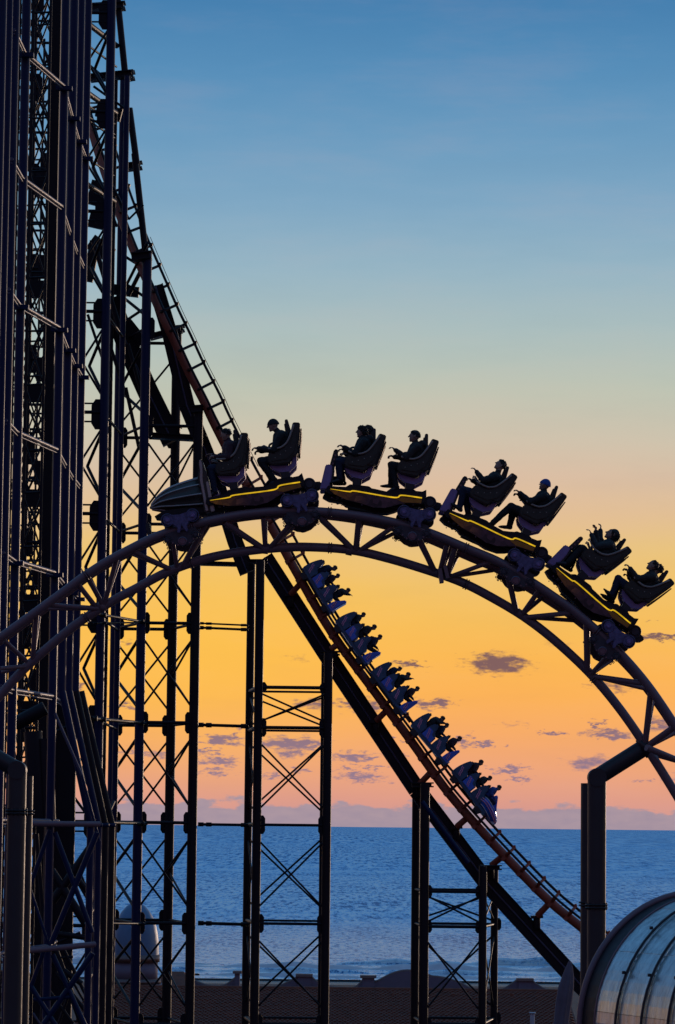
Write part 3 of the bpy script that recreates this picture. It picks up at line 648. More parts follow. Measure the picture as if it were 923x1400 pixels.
def make_body(pose, voxel=.0085):
    """seated rider facing -x; origin at the hips. material slots: 0 jacket 1 trousers 2 skin 3 shoe"""
    bm = bmesh.new(); segs = []
    P = lambda x, z, y=0: Vector(((x + 5) * U, y, (z - 62) * U))
    hip = P(-8, 62); lean = pose.get('lean', 0)
    chest = P(-9.5 + lean * .6, 80); sh = P(-8.5 + lean, 93); nk = P(-6 + lean * 1.1, 100)
    hd = P(*pose.get('head', (-13.4 + lean * 1.2, 109)))
    ring_loft(bm, [(P(-8, 56), (0, 0, 1), .11, .14, (0, 1, 0)), (hip, (0, 0, 1), .125, .175, (0, 1, 0)), (P(-9.5 + lean * .3, 71), (0, 0, 1), .15, .18, (0, 1, 0)), (chest, (0, 0, 1), .185, .21, (0, 1, 0)),
                   (P(-8.5 + lean, 90), (0, 0, 1), .172, .225, (0, 1, 0)), (P(-8.5 + lean, 97), (0, 0, 1), .135, .19, (0, 1, 0)), (P(-10 + lean, 101), (0, 0, 1), .075, .10, (0, 1, 0))], 20)
    segs += [(hip, P(-8, 60), .15, .15, 1), (P(-9, 70), sh, .17, .18, 0)]
    capsule(bm, P(-9 + lean, 97), hd + Vector((.01, 0, -.06)), .062, .055, segs=segs, mi=pose.get('neck', 2))
    # head: skull, jaw, nose, brow, ears
    ft = Vector(pose.get('face', (-1, 0, 0))).normalized(); sd_ = Vector((0, 0, 1)).cross(ft).normalized(); upv = ft.cross(sd_) * 1.0
    if upv.z < 0: upv = -upv
    H = lambda a, b, c: hd + ft * a + sd_ * b + upv * c
    ring_loft(bm, [(H(-.012, 0, .112), upv, .03, .025, sd_), (H(-.012, 0, .095), upv, .068, .052, sd_), (H(-.010, 0, .06), upv, .092, .070, sd_), (H(-.005, 0, .02), upv, .097, .074, sd_), (H(0, 0, -.02), upv, .090, .071, sd_),
                   (H(.012, 0, -.055), upv, .074, .060, sd_), (H(.028, 0, -.085), upv, .055, .045, sd_), (H(.038, 0, -.108), upv, .030, .028, sd_)], 18)
    segs.append((H(0, 0, .04), H(.02, 0, -.07), .09, .07, 2))
    capsule(bm, H(.086, 0, .018), H(.112, 0, -.018), .009, .013, 8)
    capsule(bm, H(.080, -.03, .03), H(.080, .03, .03), .012, .012, 8)
    capsule(bm, H(.083, -.018, -.052), H(.083, .018, -.052), .009, .009, 8)
    capsule(bm, H(.066, 0, -.098), H(.072, 0, -.092), .018, .018, 8)
    for s in (-1, 1): capsule(bm, H(-.005, s * .074, .015), H(-.008, s * .080, -.02), .015, .010, 8)
    if pose.get('hood'):
        capsule(bm, P(-2 + lean, 99, -.06), P(-2 + lean, 99, .06), .08, .08, segs=segs, mi=0)
    for s, key in ((-1, 'near'), (1, 'far')):
        sp = P(-8.5 + lean, 92.5, s * .18)
        ex_, ez = pose[key + '_elbow']; hx, hz = pose[key + '_hand']
        e = P(ex_, ez, s * .24); h = P(hx, hz, s * .16)
        capsule(bm, sp, e, .084, .066, segs=segs, mi=0); d = (h - e).normalized()
        wri = h - d * .05
        capsule(bm, e, wri, .062, .047, segs=segs, mi=0)
        capsule(bm, wri - d * .01, wri + d * .03, .026, .026, 10, segs, 2)
        # palm and five fingers curling from it
        upd = Vector((0, s * 1.0, 0)); nrm = d.cross(upd).normalized()
        if nrm.z < 0: nrm = -nrm
        ring_loft(bm, [(wri + d * .015, d, .016, .026, upd), (wri + d * .05, d, .017, .040, upd), (wri + d * .085, d, .014, .040, upd), (wri + d * .097, d, .010, .036, upd)], 12)
        segs.append((wri + d * .02, wri + d * .09, .035, .035, 2))
        curl = pose.get('curl', .85)
        for k in range(4):
            b0 = wri + d * .088 + upd * (.030 - k * .020) * -1
            l1 = (.040, .046, .043, .034)[k]; c1 = curl * (.9 + .2 * k)
            d1 = (d * math.cos(c1 * .6) - nrm * math.sin(c1 * .6)).normalized(); d2 = (d * math.cos(c1 * 1.7) - nrm * math.sin(c1 * 1.7)).normalized()
            spread = upd * ((k - 1.5) * .05)
            m_ = b0 + (d1 + spread).normalized() * l1; t_ = m_ + (d2 + spread).normalized() * l1 * .75
            capsule(bm, b0, m_, .0105, .0098, 8, segs, 2); capsule(bm, m_, t_, .0098, .0085, 8, segs, 2)
        b0 = wri + d * .035 - upd * .036; m_ = b0 + (d * .6 - upd * .75 + nrm * .2).normalized() * .04
        capsule(bm, b0, m_, .0135, .0115, 8, segs, 2); capsule(bm, m_, m_ + (d * .95 - upd * .2).normalized() * .03, .0115, .0095, 8, segs, 2)
        # leg
        hj = P(-10, 61, s * .10); kx, kz = pose[key + '_knee']; ax_, az_ = pose[key + '_ankle']; tx, tz = pose[key + '_toe']
        k_ = P(kx, kz, s * .13); a_ = P(ax_, az_, s * .12); t_ = P(tx, tz, s * .14)
        capsule(bm, hj, k_, .100, .078, segs=segs, mi=1); capsule(bm, k_, a_, .076, .058, segs=segs, mi=1)
        dd = (a_ - k_).normalized(); heel = a_ + dd * .045 - (t_ - a_).normalized() * .03
        capsule(bm, a_, heel, .045, .042, segs=segs, mi=3)
        fd = (t_ - heel).normalized()
        ring_loft(bm, [(heel - fd * .035, fd, .02, .022, (0, 1, 0)), (heel, fd, .045, .038, (0, 1, 0)), (heel + fd * .12, fd, .036, .044, (0, 1, 0)), (heel + fd * .19, fd, .028, .045, (0, 1, 0)), (heel + fd * .235, fd, .015, .03, (0, 1, 0))], 12)
        segs.append((heel, heel + fd * .22, .045, .04, 3))
    bmesh.ops.recalc_face_normals(bm, faces=bm.faces)
    me = bpy.data.meshes.new('tmp'); bm.to_mesh(me); bm.free()
    o = bpy.data.objects.new('tmp', me); C.objects.link(o)
    r = o.modifiers.new('r', 'REMESH'); r.mode = 'VOXEL'; r.voxel_size = voxel; r.use_smooth_shade = True
    s = o.modifiers.new('s', 'SMOOTH'); s.factor = .5; s.iterations = 2
    tx = bpy.data.textures.get('folds') or bpy.data.textures.new('folds', 'CLOUDS'); tx.noise_scale = .09; tx.noise_depth = 2
    dm = o.modifiers.new('d', 'DISPLACE'); dm.texture = tx; dm.strength = .020; dm.mid_level = .5; dm.texture_coords = 'LOCAL'
    dg = bpy.context.evaluated_depsgraph_get(); out = bpy.data.meshes.new_from_object(o.evaluated_get(dg)); bpy.data.objects.remove(o)
    n = len(out.polygons); cen = np.empty(n * 3); out.polygons.foreach_get('center', cen); cen = cen.reshape(-1, 3)
    best = np.full(n, 1e9); idx = np.zeros(n, dtype=np.int32)
    for (p, q, ra, rb, mi) in segs:
        p = np.array(p); q = np.array(q); d = q - p; t = np.clip(((cen - p) @ d) / max(1e-9, d @ d), 0, 1)
        dist = np.linalg.norm(cen - (p + t[:, None] * d), axis=1) - (ra + (rb - ra) * t)
        k = dist < best; best[k] = dist[k]; idx[k] = mi
    out.materials.clear()
    return out, idx, (hd, ft, sd_, upv)
def cap_mesh(hd, ft, sd_, upv, kind, name, m, seed=1):
    """hair as clumps over the skull, or a knitted cap"""
    vs = []; fs = []; nu, nv = 28, 12
    rnd = random.Random(seed)
    cap_g = {'beanie': 1.13, 'short': 1.03, 'long': 1.06, 'curly': 1.06}[kind]
    for j in range(nv + 1):
        for i in range(nu):
            t = 2 * PI * i / nu; front = math.cos(t)
            lim = {'beanie': 1.62 - .05 * front, 'short': 1.72 - .70 * max(0, front) + .15 * max(0, -front), 'long': 2.1 - 1.0 * max(0, front) + .35 * max(0, -front), 'curly': 1.95 - .95 * max(0, front) + .2 * max(0, -front)}[kind]
            a = lim * j / nv; g = cap_g
            if kind == 'beanie' and j >= nv - 2: g += .05
            if kind == 'beanie': g += .012 * math.sin(14 * t)
            vs.append(hd + ft * (-.008 + .099 * g * math.sin(a) * math.cos(t)) + sd_ * (.076 * g * math.sin(a) * math.sin(t)) + upv * (.012 + .104 * g * math.cos(a)))
    for j in range(nv):
        for i in range(nu):
            k = (i + 1) % nu
            fs.append((j * nu + i, (j + 1) * nu + i, (j + 1) * nu + k, j * nu + k))
    if kind == 'beanie':
        c = hd + upv * .128; b = len(vs)
    cnt, size, length = {'beanie': (0, 0, 0), 'short': (150, .012, .022), 'long': (260, .013, .075), 'curly': (240, .020, .026)}[kind]
    for q in range(cnt):
        t = rnd.uniform(0, 2 * PI); front = math.cos(t); lim = {'short': 1.75 - .75 * max(0, front), 'long': 2.05 - 1.05 * max(0, front), 'curly': 2.05 - 1.0 * max(0, front)}[kind]
        a = lim * math.sqrt(rnd.random()); n_ = (ft * math.sin(a) * math.cos(t) + sd_ * math.sin(a) * math.sin(t) + upv * math.cos(a)).normalized()
        root = hd + ft * (-.008 + .097 * math.sin(a) * math.cos(t)) + sd_ * (.074 * math.sin(a) * math.sin(t)) + upv * (.012 + .102 * math.cos(a))
        flow = {'short': (n_ * .55 - ft * .5 + upv * .1), 'long': (n_ * .25 - upv * .9 - ft * .35), 'curly': n_}[kind] + Vector((rnd.uniform(-.35, .35), rnd.uniform(-.35, .35), rnd.uniform(-.3, .3)))
        flow.normalize(); s1 = flow.cross(n_ + Vector((.01, .02, .03))).normalized(); s2 = flow.cross(s1); L_ = length * rnd.uniform(.6, 1.3); r = size * rnd.uniform(.6, 1.15)
        b = len(vs); vs.append(root - n_ * .004)
        for w_ in range(5): u_ = 2 * PI * w_ / 5; vs.append(root + flow * L_ * .45 + (s1 * math.cos(u_) + s2 * math.sin(u_)) * r)
        vs.append(root + flow * L_)
        for w_ in range(5): e = (w_ + 1) % 5; fs += [(b, b + 1 + w_, b + 1 + e), (b + 6, b + 1 + e, b + 1 + w_)]
    o = mesh_obj(name, vs, fs, m, None, True)
    return o
BASEP = dict(near_elbow=(-12,77), near_hand=(-37,86), far_elbow=(-14,78), far_hand=(-35,82), near_knee=(-41,67), near_ankle=(-37,42), near_toe=(-50,37), far_knee=(-40,68), far_ankle=(-33,43), far_toe=(-46,38))
def P_(**k): d = dict(BASEP); d.update(k); return d
poses = {
 (0,0,-1): (P_(near_knee=(-38,67), near_ankle=(-40,36), near_toe=(-52,30), near_hand=(-32,82), lean=2, head=(-9,110), far_hand=(-36,88)), 'plum', 'navy', 'short', 'rider hunched in the first near-train seat, just behind the nose shield'),
 (0,1,-1): (P_(near_hand=(-45,82), near_elbow=(-22,74), far_hand=(-43,80), near_knee=(-42,62), near_ankle=(-30,36), near_toe=(-38,26), far_knee=(-42,66), far_ankle=(-33,40), far_toe=(-42,32), head=(-16,110)), 'black', 'black', 'beanie', 'upright rider in dark cap, first car rear row, forearm held out level'),
 (1,0,-1): (P_(near_hand=(-38,84), near_elbow=(-20,75), far_hand=(-37,82), near_knee=(-40,63), near_ankle=(-37,41), near_toe=(-49,32), far_ankle=(-38,44), far_toe=(-50,42), hood=1, head=(-13,108)), 'black', 'navy', 'curly', 'bushy haired rider in hooded coat, second car front row'),
 (1,1,-1): (P_(near_hand=(-40,88), near_elbow=(-22,76), far_hand=(-41,80), near_knee=(-41,65), near_ankle=(-32,37), near_toe=(-42,28), far_ankle=(-39,41), far_toe=(-52,37), hood=1), 'brown', 'black', 'short', 'rider in brown jacket with both hands out, second car rear row'),
 (2,0,-1): (P_(near_hand=(-37,92), near_elbow=(-22,82), far_hand=(-38,80), near_knee=(-42,61), near_ankle=(-38,37), near_toe=(-51,37), far_knee=(-38,60), far_ankle=(-25,36), far_toe=(-28,27), head=(-7,112), face=(-1,-.25,.25), lean=2), 'black', 'navy', 'short', 'rider leaning back with arms reaching forward, third car front row'),
 (2,1,-1): (P_(near_hand=(-44,86), near_elbow=(-24,78), far_hand=(-42,84), near_knee=(-46,63), near_ankle=(-61,33), near_toe=(-74,27), far_knee=(-40,60), far_ankle=(-38,40), far_toe=(-49,34), neck=0, face=(-1,.5,0)), 'black', 'black', 'beanie', 'rider in bright blue beanie with one leg stretched forward, third car'),
 (3,0,-1): (P_(near_hand=(-40,91), near_elbow=(-22,80), far_hand=(-37,102), far_elbow=(-24,88), near_knee=(-36,67), near_ankle=(-40,40), near_toe=(-51,30), far_knee=(-38,68), far_ankle=(-44,40), far_toe=(-54,34), curl=.7), 'grey', 'black', 'long', 'rider with both forearms lifted in the front row of the rearmost car'),
 (3,1,-1): (P_(near_hand=(-43,85), near_elbow=(-24,78), far_hand=(-41,82), near_knee=(-45,63), near_ankle=(-39,42), near_toe=(-53,40), far_knee=(-40,63), far_ankle=(-37,42), far_toe=(-50,42), head=(-17,107)), 'brown', 'navy', 'short', 'last rider of the near train, one foot kicked up, near side seat'),
 (1,0,1): (P_(head=(-5,115), near_hand=(-32,80)), 'grey', 'black', 'curly', 'far side rider whose curly head shows behind the hooded one, second car'),
 (3,0,1): (P_(head=(-15,113), near_hand=(-32,110), near_elbow=(-24,96), far_hand=(-36,106), far_elbow=(-26,94), curl=.6), 'black', 'black', 'long', 'far side rider throwing both hands high, rearmost car front row'),
 (3,1,1): (P_(head=(-8,113)), 'grey', 'black', 'short', 'far side rider half hidden beside the last near train rider'),
}
seat_dx = (-73, 0)
for (ci, row, side), (pose, jk, tr, hair, lb) in poses.items():
    me, idx, hp = make_body(pose)
    for m in (cloth[jk], cloth[tr], skin_m, shoe_m): me.materials.append(m)
    me.polygons.foreach_set('material_index', idx); me.name = 'person'
    o = bpy.data.objects.new('person', me); C.objects.link(o)
    car = cars[ci]; M = Matrix.Translation(car.location) @ Matrix.Rotation(car.rotation_euler.y, 4, 'Y')
    o.location = M @ Vector(((seat_dx[row] - 5) * U, .33 * side, 62 * U)); o.rotation_euler = car.rotation_euler
    tag(o, lb, 'person', 'riders on the near train')
    hm = cloth['blue'] if (ci, row, side) == (2, 1, -1) else (cloth['black'] if hair == 'beanie' else hair_m)
    h = cap_mesh(*hp, hair, 'beanie' if hair == 'beanie' else 'hair', hm, ci * 7 + row * 3 + side + 5); h.parent = o

# ------------------------------------------------------------------ rear ride: red drop track
YR = 157.0; mr_ = M_(YR)
SP = [(118,150),(135,210),(157,275),(180,335),(205,393),(224,436),(239.5,468),(257,506),(279,549),(294,581),(330,650),(381,738),(404,780),(455,867),(514,948),(562,1013),(607,1076),(644,1120),(690,1170),(749,1230),(795,1268),(850,1312),(920,1362),(1000,1410)]
def offs(P, f):
    out = []
    for i, (x, y) in enumerate(P):
        a = P[max(i - 1, 0)]; b = P[min(i + 1, len(P) - 1)]; dx = b[0] - a[0]; dy = b[1] - a[1]; l = math.hypot(dx, dy)
        k = f(y); out.append((x + dy / l * k, y - dx / l * k))
    return out
lerp = lambda a, b, t: a + (b - a) * max(0, min(1, t))
r2f = lambda y: lerp(23.5, 16.5, (y - 550) / 450)
r1f = lambda y: lerp(5.0, 9.0, (y - 550) / 300)
rdt = empty('drop_track', (W(560, 1010, YR).x, YR, 0), 'steep rust red coaster drop track running down to the right behind the arch', 'coaster track')
def YS(y): return YR + max(0, (430 - y)) * .032
spw = catmull([W(x, y, YS(y)) for x, y in SP], 5)
sweep('spine', spw, 6.2 * mr_, red_steel, rdt, 12)
R2 = offs(SP, r2f); R1 = offs(SP, r1f)
sweep('running_rail', catmull([W(x, y, YS(y) + .65) for x, y in R2], 5), 1.9 * mr_, steel_dusk, rdt, 8)
sweep('running_rail', catmull([W(x, y, YS(y) - .65) for x, y in R1], 5), 1.7 * mr_, steel_dusk, rdt, 8)
sweep('cable', catmull([W(x, y, YS(y) + .8) for x, y in offs(SP[3:11], lambda y: r2f(y) + 4.2)], 5), .5 * mr_, steel_dusk, rdt, 6)
# ties at even steps along the spine
def along(P, step):
    out = []; acc = 0; nxt = 0
    for a, b in zip(P, P[1:]):
        l = math.hypot(b[0] - a[0], b[1] - a[1])
        while nxt <= acc + l:
            t = (nxt - acc) / l; out.append((a[0] + (b[0] - a[0]) * t, a[1] + (b[1] - a[1]) * t, (b[0] - a[0]) / l, (b[1] - a[1]) / l)); nxt += step
        acc += l
    return out
for (x, y, dx, dy) in along(SP, 29.5):
    k = r2f(y); k1 = r1f(y); m = red_steel if y > 640 else steel_dusk
    YT = YS(y); a = W(x, y, YT - .1); b = W(x + dy * (k + 1.5), y - dx * (k + 1.5), YT + .65); c = W(x + dy * (k1), y - dx * k1, YT - .65)
    tube('track_tie', a, b, 2.0 * mr_, m, rdt, 8); tube('track_tie', a, c, 2.4 * mr_, m, rdt, 8)
    bar('rail_clip', W(x + dy * (k - .5) - dx * 2.5, y - dx * (k - .5) - dy * 2.5, YT + .6), W(x + dy * (k + 3) + dx * 0, y - dx * (k + 3), YT + .6), .14, .3, m, rdt)
    if y > 600: bar('spine_flange', W(x - dy * 7, y + dx * 7, YR), W(x + dy * 8, y - dx * 8, YR), .18, .48, red_steel, rdt)

# rear support girders
def girder(pts, w, label, mat_=steel_dusk, dY=1.3, closed=True):
    root = empty('support_girder', (W(*pts[-1], YR + dY).x, YR + dY, 0), label, 'girder', 'box girders under the rear track')
    for a, b in zip(pts, pts[1:]):
        p = W(*a, YR + dY); q = W(*b, YR + dY)
        bar('box_section', p, q, w * mr_, .7, mat_, root)
        d = (q - p).normalized(); nn = Vector((d.z, 0, -d.x)); 
        if nn.z < 0: nn = -nn
        bar('top_flange', p + nn * (w * .5 * mr_), q + nn * (w * .5 * mr_), .06, .95, mat_, root)
        bar('bottom_flange', p - nn * (w * .5 * mr_), q - nn * (w * .5 * mr_), .06, .95, mat_, root)
        tube('web_edge', p - Vector((0, .40, 0)) , q - Vector((0, .40, 0)), .045, steel_pale, root, 8)
    return root
girder([(362, 763), (447, 895), (570, 1080), (668, 1210), (792, 1345), (900, 1450)], 22, 'longest dark box girder running diagonally down right under the red track')
girder([(213, 392), (232, 455), (256, 556), (290, 640), (322, 742), (338, 783)], 20, 'dark box girder leaning beside the red track above the train nose')
girder([(150, 410), (176, 476), (202, 535), (236, 604)], 28, 'widest dark girder stub between the lattice columns, left of the nose', dY=3.5)

# ------------------------------------------------------------------ trestles
LZ = lambda k: 16.1 + 4.85 * k
class Frame:
    def __init__(s, name, label, x, Y, group='lattice towers of the rear ride', cat='steel tower'):
        p = W(x, 1100, Y); s.root = empty(name, (p.x, p.y, 0), label, cat, group)
    def col(s, x, yr, Y, w, ytop=None, ybot=None, m=steel_dusk, n=16, flat=False):
        p = W(x, yr, Y); zt = 62 if ytop is None else W(x, ytop, Y).z; zb = 0 if ybot is None else W(x, ybot, Y).z
        if flat: bar('leg', (p.x, p.y, zb), (p.x, p.y, zt), w * M_(Y), w * M_(Y) * .9, m, s.root)
        else: tube('leg', (p.x, p.y, zb), (p.x, p.y, zt), w * .5 * M_(Y), m, s.root, n)
        return (p.x, p.y, w * .5 * M_(Y), zb, zt)
    def at(s, c, z): return Vector((c[0], c[1], z))
    def tb(s, name, a, za, b, zb, wpx, m=steel_dusk, n=8):
        p, q = s.at(a, za), s.at(b, zb); return tube(name, p, q, wpx * .5 * M_((a[1] + b[1]) / 2), m, s.root, n)
    def gus(s, c, z, side, wpx=8, h=1.35, m=steel_dusk):
        Y = c[1]; w = wpx * M_(Y); x = c[0] + side * (c[2] + w * .5 - .02)
        k = w * .5; g = h * .5; x0_ = -side * k; x1_ = side * k
        prism('gusset_plate', [(x0_, -g), (x0_, g), (x1_ * .1, g), (x1_, g - w * .7), (x1_, -g + w * .7), (x1_ * .1, -g)], -.03, .03, m, s.root, loc=rloc((x, Y, z), s.root))

# tower C-E (near face) with B-D (far face)
T = Frame('lattice_tower', 'cross-braced steel tower behind the train nose, right of the dense columns', 199, 157)
cC = T.col(199, 500, 157, 13, 346, m=steel_navy); cE = T.col(270, 650, 157, 13, 556, m=steel_dusk)
cB = T.col(164, 500, 162, 13.5, 102, m=steel_navy); cD = T.col(240.5, 560, 162, 13, 447, m=steel_dusk)
for k in range(-3, 6):
    z = LZ(k); z2 = LZ(k + 1)
    for c, s_ in ((cC, 1), (cE, -1), (cB, 1), (cD, -1)):
        if z < c[4]: T.gus(c, z, s_, 6, 1.05)
    for a, b in ((cC, cE), (cB, cD)):
        if z2 - .6 < min(a[4], b[4]):
            T.tb('diagonal_brace', a, z + .6, b, z2 - .6, 2.8); T.tb('diagonal_brace', b, z + .6, a, z2 - .6, 2.8)
        if z < min(a[4], b[4]): T.tb('cross_bar', a, z, b, z, 4.5)
    zm = (z + z2) / 2
    for a, b in ((cC, cB), (cE, cD)):
        if z2 < min(a[4], b[4]) + 3:
            T.tb('diagonal_brace', a, z + .6, b, zm, 4.4 if a is cC else 3); T.tb('diagonal_brace', b, zm, a, z2 - .6, 4.4 if a is cC else 3)
            T.tb('cross_bar', a, z, b, z + .02, 4)
# head beams
def head(fr, x0, x1, y0, y1, Y, w=7, m=steel_dusk):
    p, q = W(x0, y0, Y), W(x1, y1, Y); bar('head_beam', p, q, w * M_(Y), .5, m, fr.root)
    for dz in (-1, 1): bar('beam_flange', p + Vector((0, 0, dz * w * .5 * M_(Y))), q + Vector((.1, 0, dz * w * .5 * M_(Y))), .06, .8, m, fr.root)
head(T, 180, 205, 352, 349, 157, 9); head(T, 206, 250, 461, 449, 162, 6); head(T, 229, 247, 452, 450, 161.4, 8)
head(T, 172, 182, 105, 103, 162, 9); head(T, 262, 275, 560, 559, 157, 8); head(T, 172, 192, 229, 226, 162, 8)
head(T, 208, 280, 596, 600, 158, 6); head(T, 262, 337, 770, 772, 159, 3.5); head(T, 222, 246, 590, 592, 161, 16)
# sloping stay of the drop side
for a, b in (((160, -10), (171, 100)), ((177, 148), (187, 224)), ((184, 210), (199, 346))):
    tube('sloping_stay', W(*a, 160), W(*b, 160), 4.6 * M_(160), steel_dusk, T.root, 12)
# dark plate work around the hidden turn of the track
for (a, b, w) in (((122, 262), (146, 268), 34), ((124, 330), (152, 350), 22), ((120, 385), (130, 330), 14), ((132, 150), (166, 158), 18), ((150, 395), (190, 400), 14), ((122, 300), (144, 305), 20), ((172, 440), (196, 470), 16), ((140, 440), (150, 380), 10)):
    bar('track_plate', W(*a, 160.5), W(*b, 160.5), w * M_(160), .3, steel_dusk, T.root)
for (a, b, w) in (((124, 218), (160, 310), 4), ((122, 160), (150, 240), 3), ((152, 250), (176, 300), 4), ((120, 430), (150, 520), 4), ((128, 330), (170, 470), 7), ((175, 405), (203, 350), 6), ((170, 350), (205, 372), 4), ((175, 390), (206, 412), 4), ((170, 440), (200, 420), 4), ((175, 470), (200, 560), 5), ((150, 470), (172, 540), 5), ((176, 300), (196, 280), 3), ((128, 118), (170, 148), 3.5), ((118, 85), (150, 112), 3), ((172, 530), (190, 612), 5)):
    tube('inner_brace', W(*a, 159.5), W(*b, 159.5), w * .5 * M_(160), steel_dusk, T.root, 8)

# link rods between the towers
def rods(label, x0, x1, ys_, Y0, Y1):
    r = empty('link_walkway', (W((x0 + x1) / 2, 1100, Y0).x, Y0, 0), label, 'steel link', 'horizontal links between the towers')
    for (ya, yb, w) in ys_:
        tube('link_tube', W(x0, ya, Y0), W(x1, yb, Y1), w * .5 * M_(Y0), steel_dusk, r, 10)
        for t in (.04, .2, .9):
            p = W(x0, ya, Y0).lerp(W(x1, yb, Y1), t); tube('coupler', p - Vector((.14, 0, 0)), p + Vector((.14, 0, 0)), w * .75 * M_(Y0), steel_dusk, r, 10)
rods('thin horizontal steel rods bridging from the braced tower to the tall pair of posts', 272, 340, ((852, 855, 2.5), (858, 861, 3.5), (991, 993, 4.5), (1127, 1128, 4), (1262, 1264, 4.5)), 159, 159)
rods('horizontal steel tubes linking the dense left columns to the braced tower', 126, 200, ((838, 851, 4), (852, 851, 2.5), (982, 989, 5), (1124, 1126, 5), (1262, 1263, 3.5)), 150, 157)

# middle trestle
T2 = Frame('lattice_tower', 'tall cross-braced trestle in the middle, under the arch, with twin left posts', 400, 157)
a1 = T2.col(355.5, 800, 156, 12, 766, m=steel_dusk); b1 = T2.col(448.5, 950, 156, 12, 892, m=steel_dusk)
a2 = T2.col(343.5, 800, 161, 11, 772, m=steel_dusk); b2 = T2.col(443, 950, 161, 8, 900, m=steel_dusk)
zl = [W(400, y, 156).z for y in (940, 995, 1128, 1263, 1400)] + [0]
for i, z in enumerate(zl[:-1]):
    T2.tb('cross_bar', a1, z, b1, z, 5 if i in (0, 1) else 4, n=10)
    T2.tb('cross_bar', a2, z, a1, z, 6)
    T2.tb('cross_bar', a2, z, b2, z, 3)
    for c, s_ in ((a1, 1), (b1, -1)): T2.gus(c, z, s_, 6, .9 if i else .5)
    z2 = zl[i + 1]; g = .25 if i == 0 else .65
    if z2 == 0: continue
    for p, q in ((a1, b1), (a2, b2)):
        T2.tb('diagonal_brace', p, z - g, q, z2 + g, 2.6); T2.tb('diagonal_brace', q, z - g, p, z2 + g, 2.6)
    T2.tb('side_brace', a1, z - g, a2, z2 + g, 2.2); T2.tb('side_brace', a2, z - g, a1, z2 + g, 2.2)
for (x, y) in ((350, 768), (449, 893)): head(T2, x - 11, x + 13, y, y, 157, 4)
tube('track_bracket', W(452, 888, 157), W(464, 879, 157), 4.5 * mr_, red_steel, T2.root, 10)
# right trestle
T3 = Frame('lattice_tower', 'short cross-braced trestle standing in front of the sea, right of centre', 620, 157)
c1 = T3.col(581, 1100, 156, 13, 1071); c2 = T3.col(676, 1250, 161, 10, 1184); c3 = T3.col(569, 1100, 161, 11, 1076); c4 = T3.col(660, 1250, 156, 11, 1184)
for k, y in enumerate((1219, 1267, 1400)):
    z = W(620, y, 156).z
    T3.tb('cross_bar', c1, z, c4, z, 4.5, n=10); T3.tb('cross_bar', c3, z, c2, z, 3.5); T3.tb('cross_bar', c4, z, c2, z, 4); T3.tb('cross_bar', c3, z, c1, z, 4)
    for c, s_ in ((c1, 1), (c4, -1), (c2, 1)): T3.gus(c, z, s_, 5, .6)
    if k < 2:
        z2 = W(620, (1267, 1400)[k], 156).z; g = .15 if k == 0 else .5
        for p, q in ((c1, c4), (c3, c2)):
            T3.tb('diagonal_brace', p, z - g, q, z2 + g, 2.6); T3.tb('diagonal_brace', q, z - g, p, z2 + g, 2.6)
        T3.tb('side_brace', c4, z - g, c2, z2 + g, 2.2); T3.tb('side_brace', c2, z - g, c4, z2 + g, 2.2)
head(T3, 563, 590, 1073, 1073, 157, 5); head(T3, 655, 683, 1186, 1186, 157, 5)
tube('sloping_stay', W(577, 1096, 154.8), W(640, 1180, 154.8), 3.4 * mr_, steel_navy, T3.root, 10)

# brackets from spine to girder
bk = ((398, 812, 409, 800), (515, 985, 527, 973), (573, 1073, 587, 1058), (625, 1130, 640, 1117), (672, 1183, 688, 1170), (735, 1252, 750, 1236))
for i, (x0, y0, x1, y1) in enumerate(bk):
    tube('girder_bracket', W(x0, y0, YR + .6), W(x1, y1, YR + .2), 4.4 * mr_, red_steel, rdt, 10)
    bar('bracket_head', W(x0 - 9, y0 + 2, YR + .9), W(x0 + 7, y0 + 1, YR + .9), .14, .7, steel_dusk, rdt)
    tube('bracket_foot', W(x0 - 1, y0 + 18, YR + .8), W(x0 - 1, y0 + 1, YR + .8), 5 * mr_, steel_dusk, rdt, 10)

# frame F-A, with K braces, behind the dense columns
T4 = Frame('lattice_tower', 'tall braced column frame with square gussets, between dense columns and braced tower', 144, 152)
cA = T4.col(143.7, 500, 152, 12.5, m=steel_navy); cF = T4.col(80, 500, 152, 14, m=steel_dusk); cG = T4.col(167, 500, 158, 8, 104, m=steel_navy)
cA2 = T4.col(152, 500, 160, 5, 110, m=steel_dusk)
for k in range(-3, 9):
    z = LZ(k); z2 = LZ(k + 1); zm = (z + z2) / 2
    T4.gus(cA, z - .1, -1, 12, 1.45); T4.gus(cF, z - .1, 1, 10, 1.4)
    T4.tb('diagonal_brace', cF, z + .6, cA, z2 - .6, 3.2); T4.tb('diagonal_brace', cA, z + .6, cF, z2 - .6, 3.2)
    F2 = (cF[0] + 1.35, cF[1] + 1.5, cF[2])
    T4.tb('knee_brace', F2, zm, cA, zm + 1.7, 4.5); T4.tb('knee_brace', F2, zm, cA, zm - 1.7, 4.5)
    for dz, w in ((0, 5), (.42, 2.5), (-.45, 2.5)): T4.tb('cross_bar', cF, z + dz, cA, z + dz, w)
    if k < 6: T4.tb('cross_bar', cA, z - .1, cG, z - .3, 4)
for y in (9, 39, 105, 122, 137, 142, 196, 232): T4.tb('cross_bar', cF, W(144, y, 152).z, cA2, W(144, y - 1, 152).z, 8 if y in (9, 105, 232) else 3)
head(T4, 125, 169, 11, 8, 160, 8); head(T4, 124, 180, 107, 101, 160, 7); 

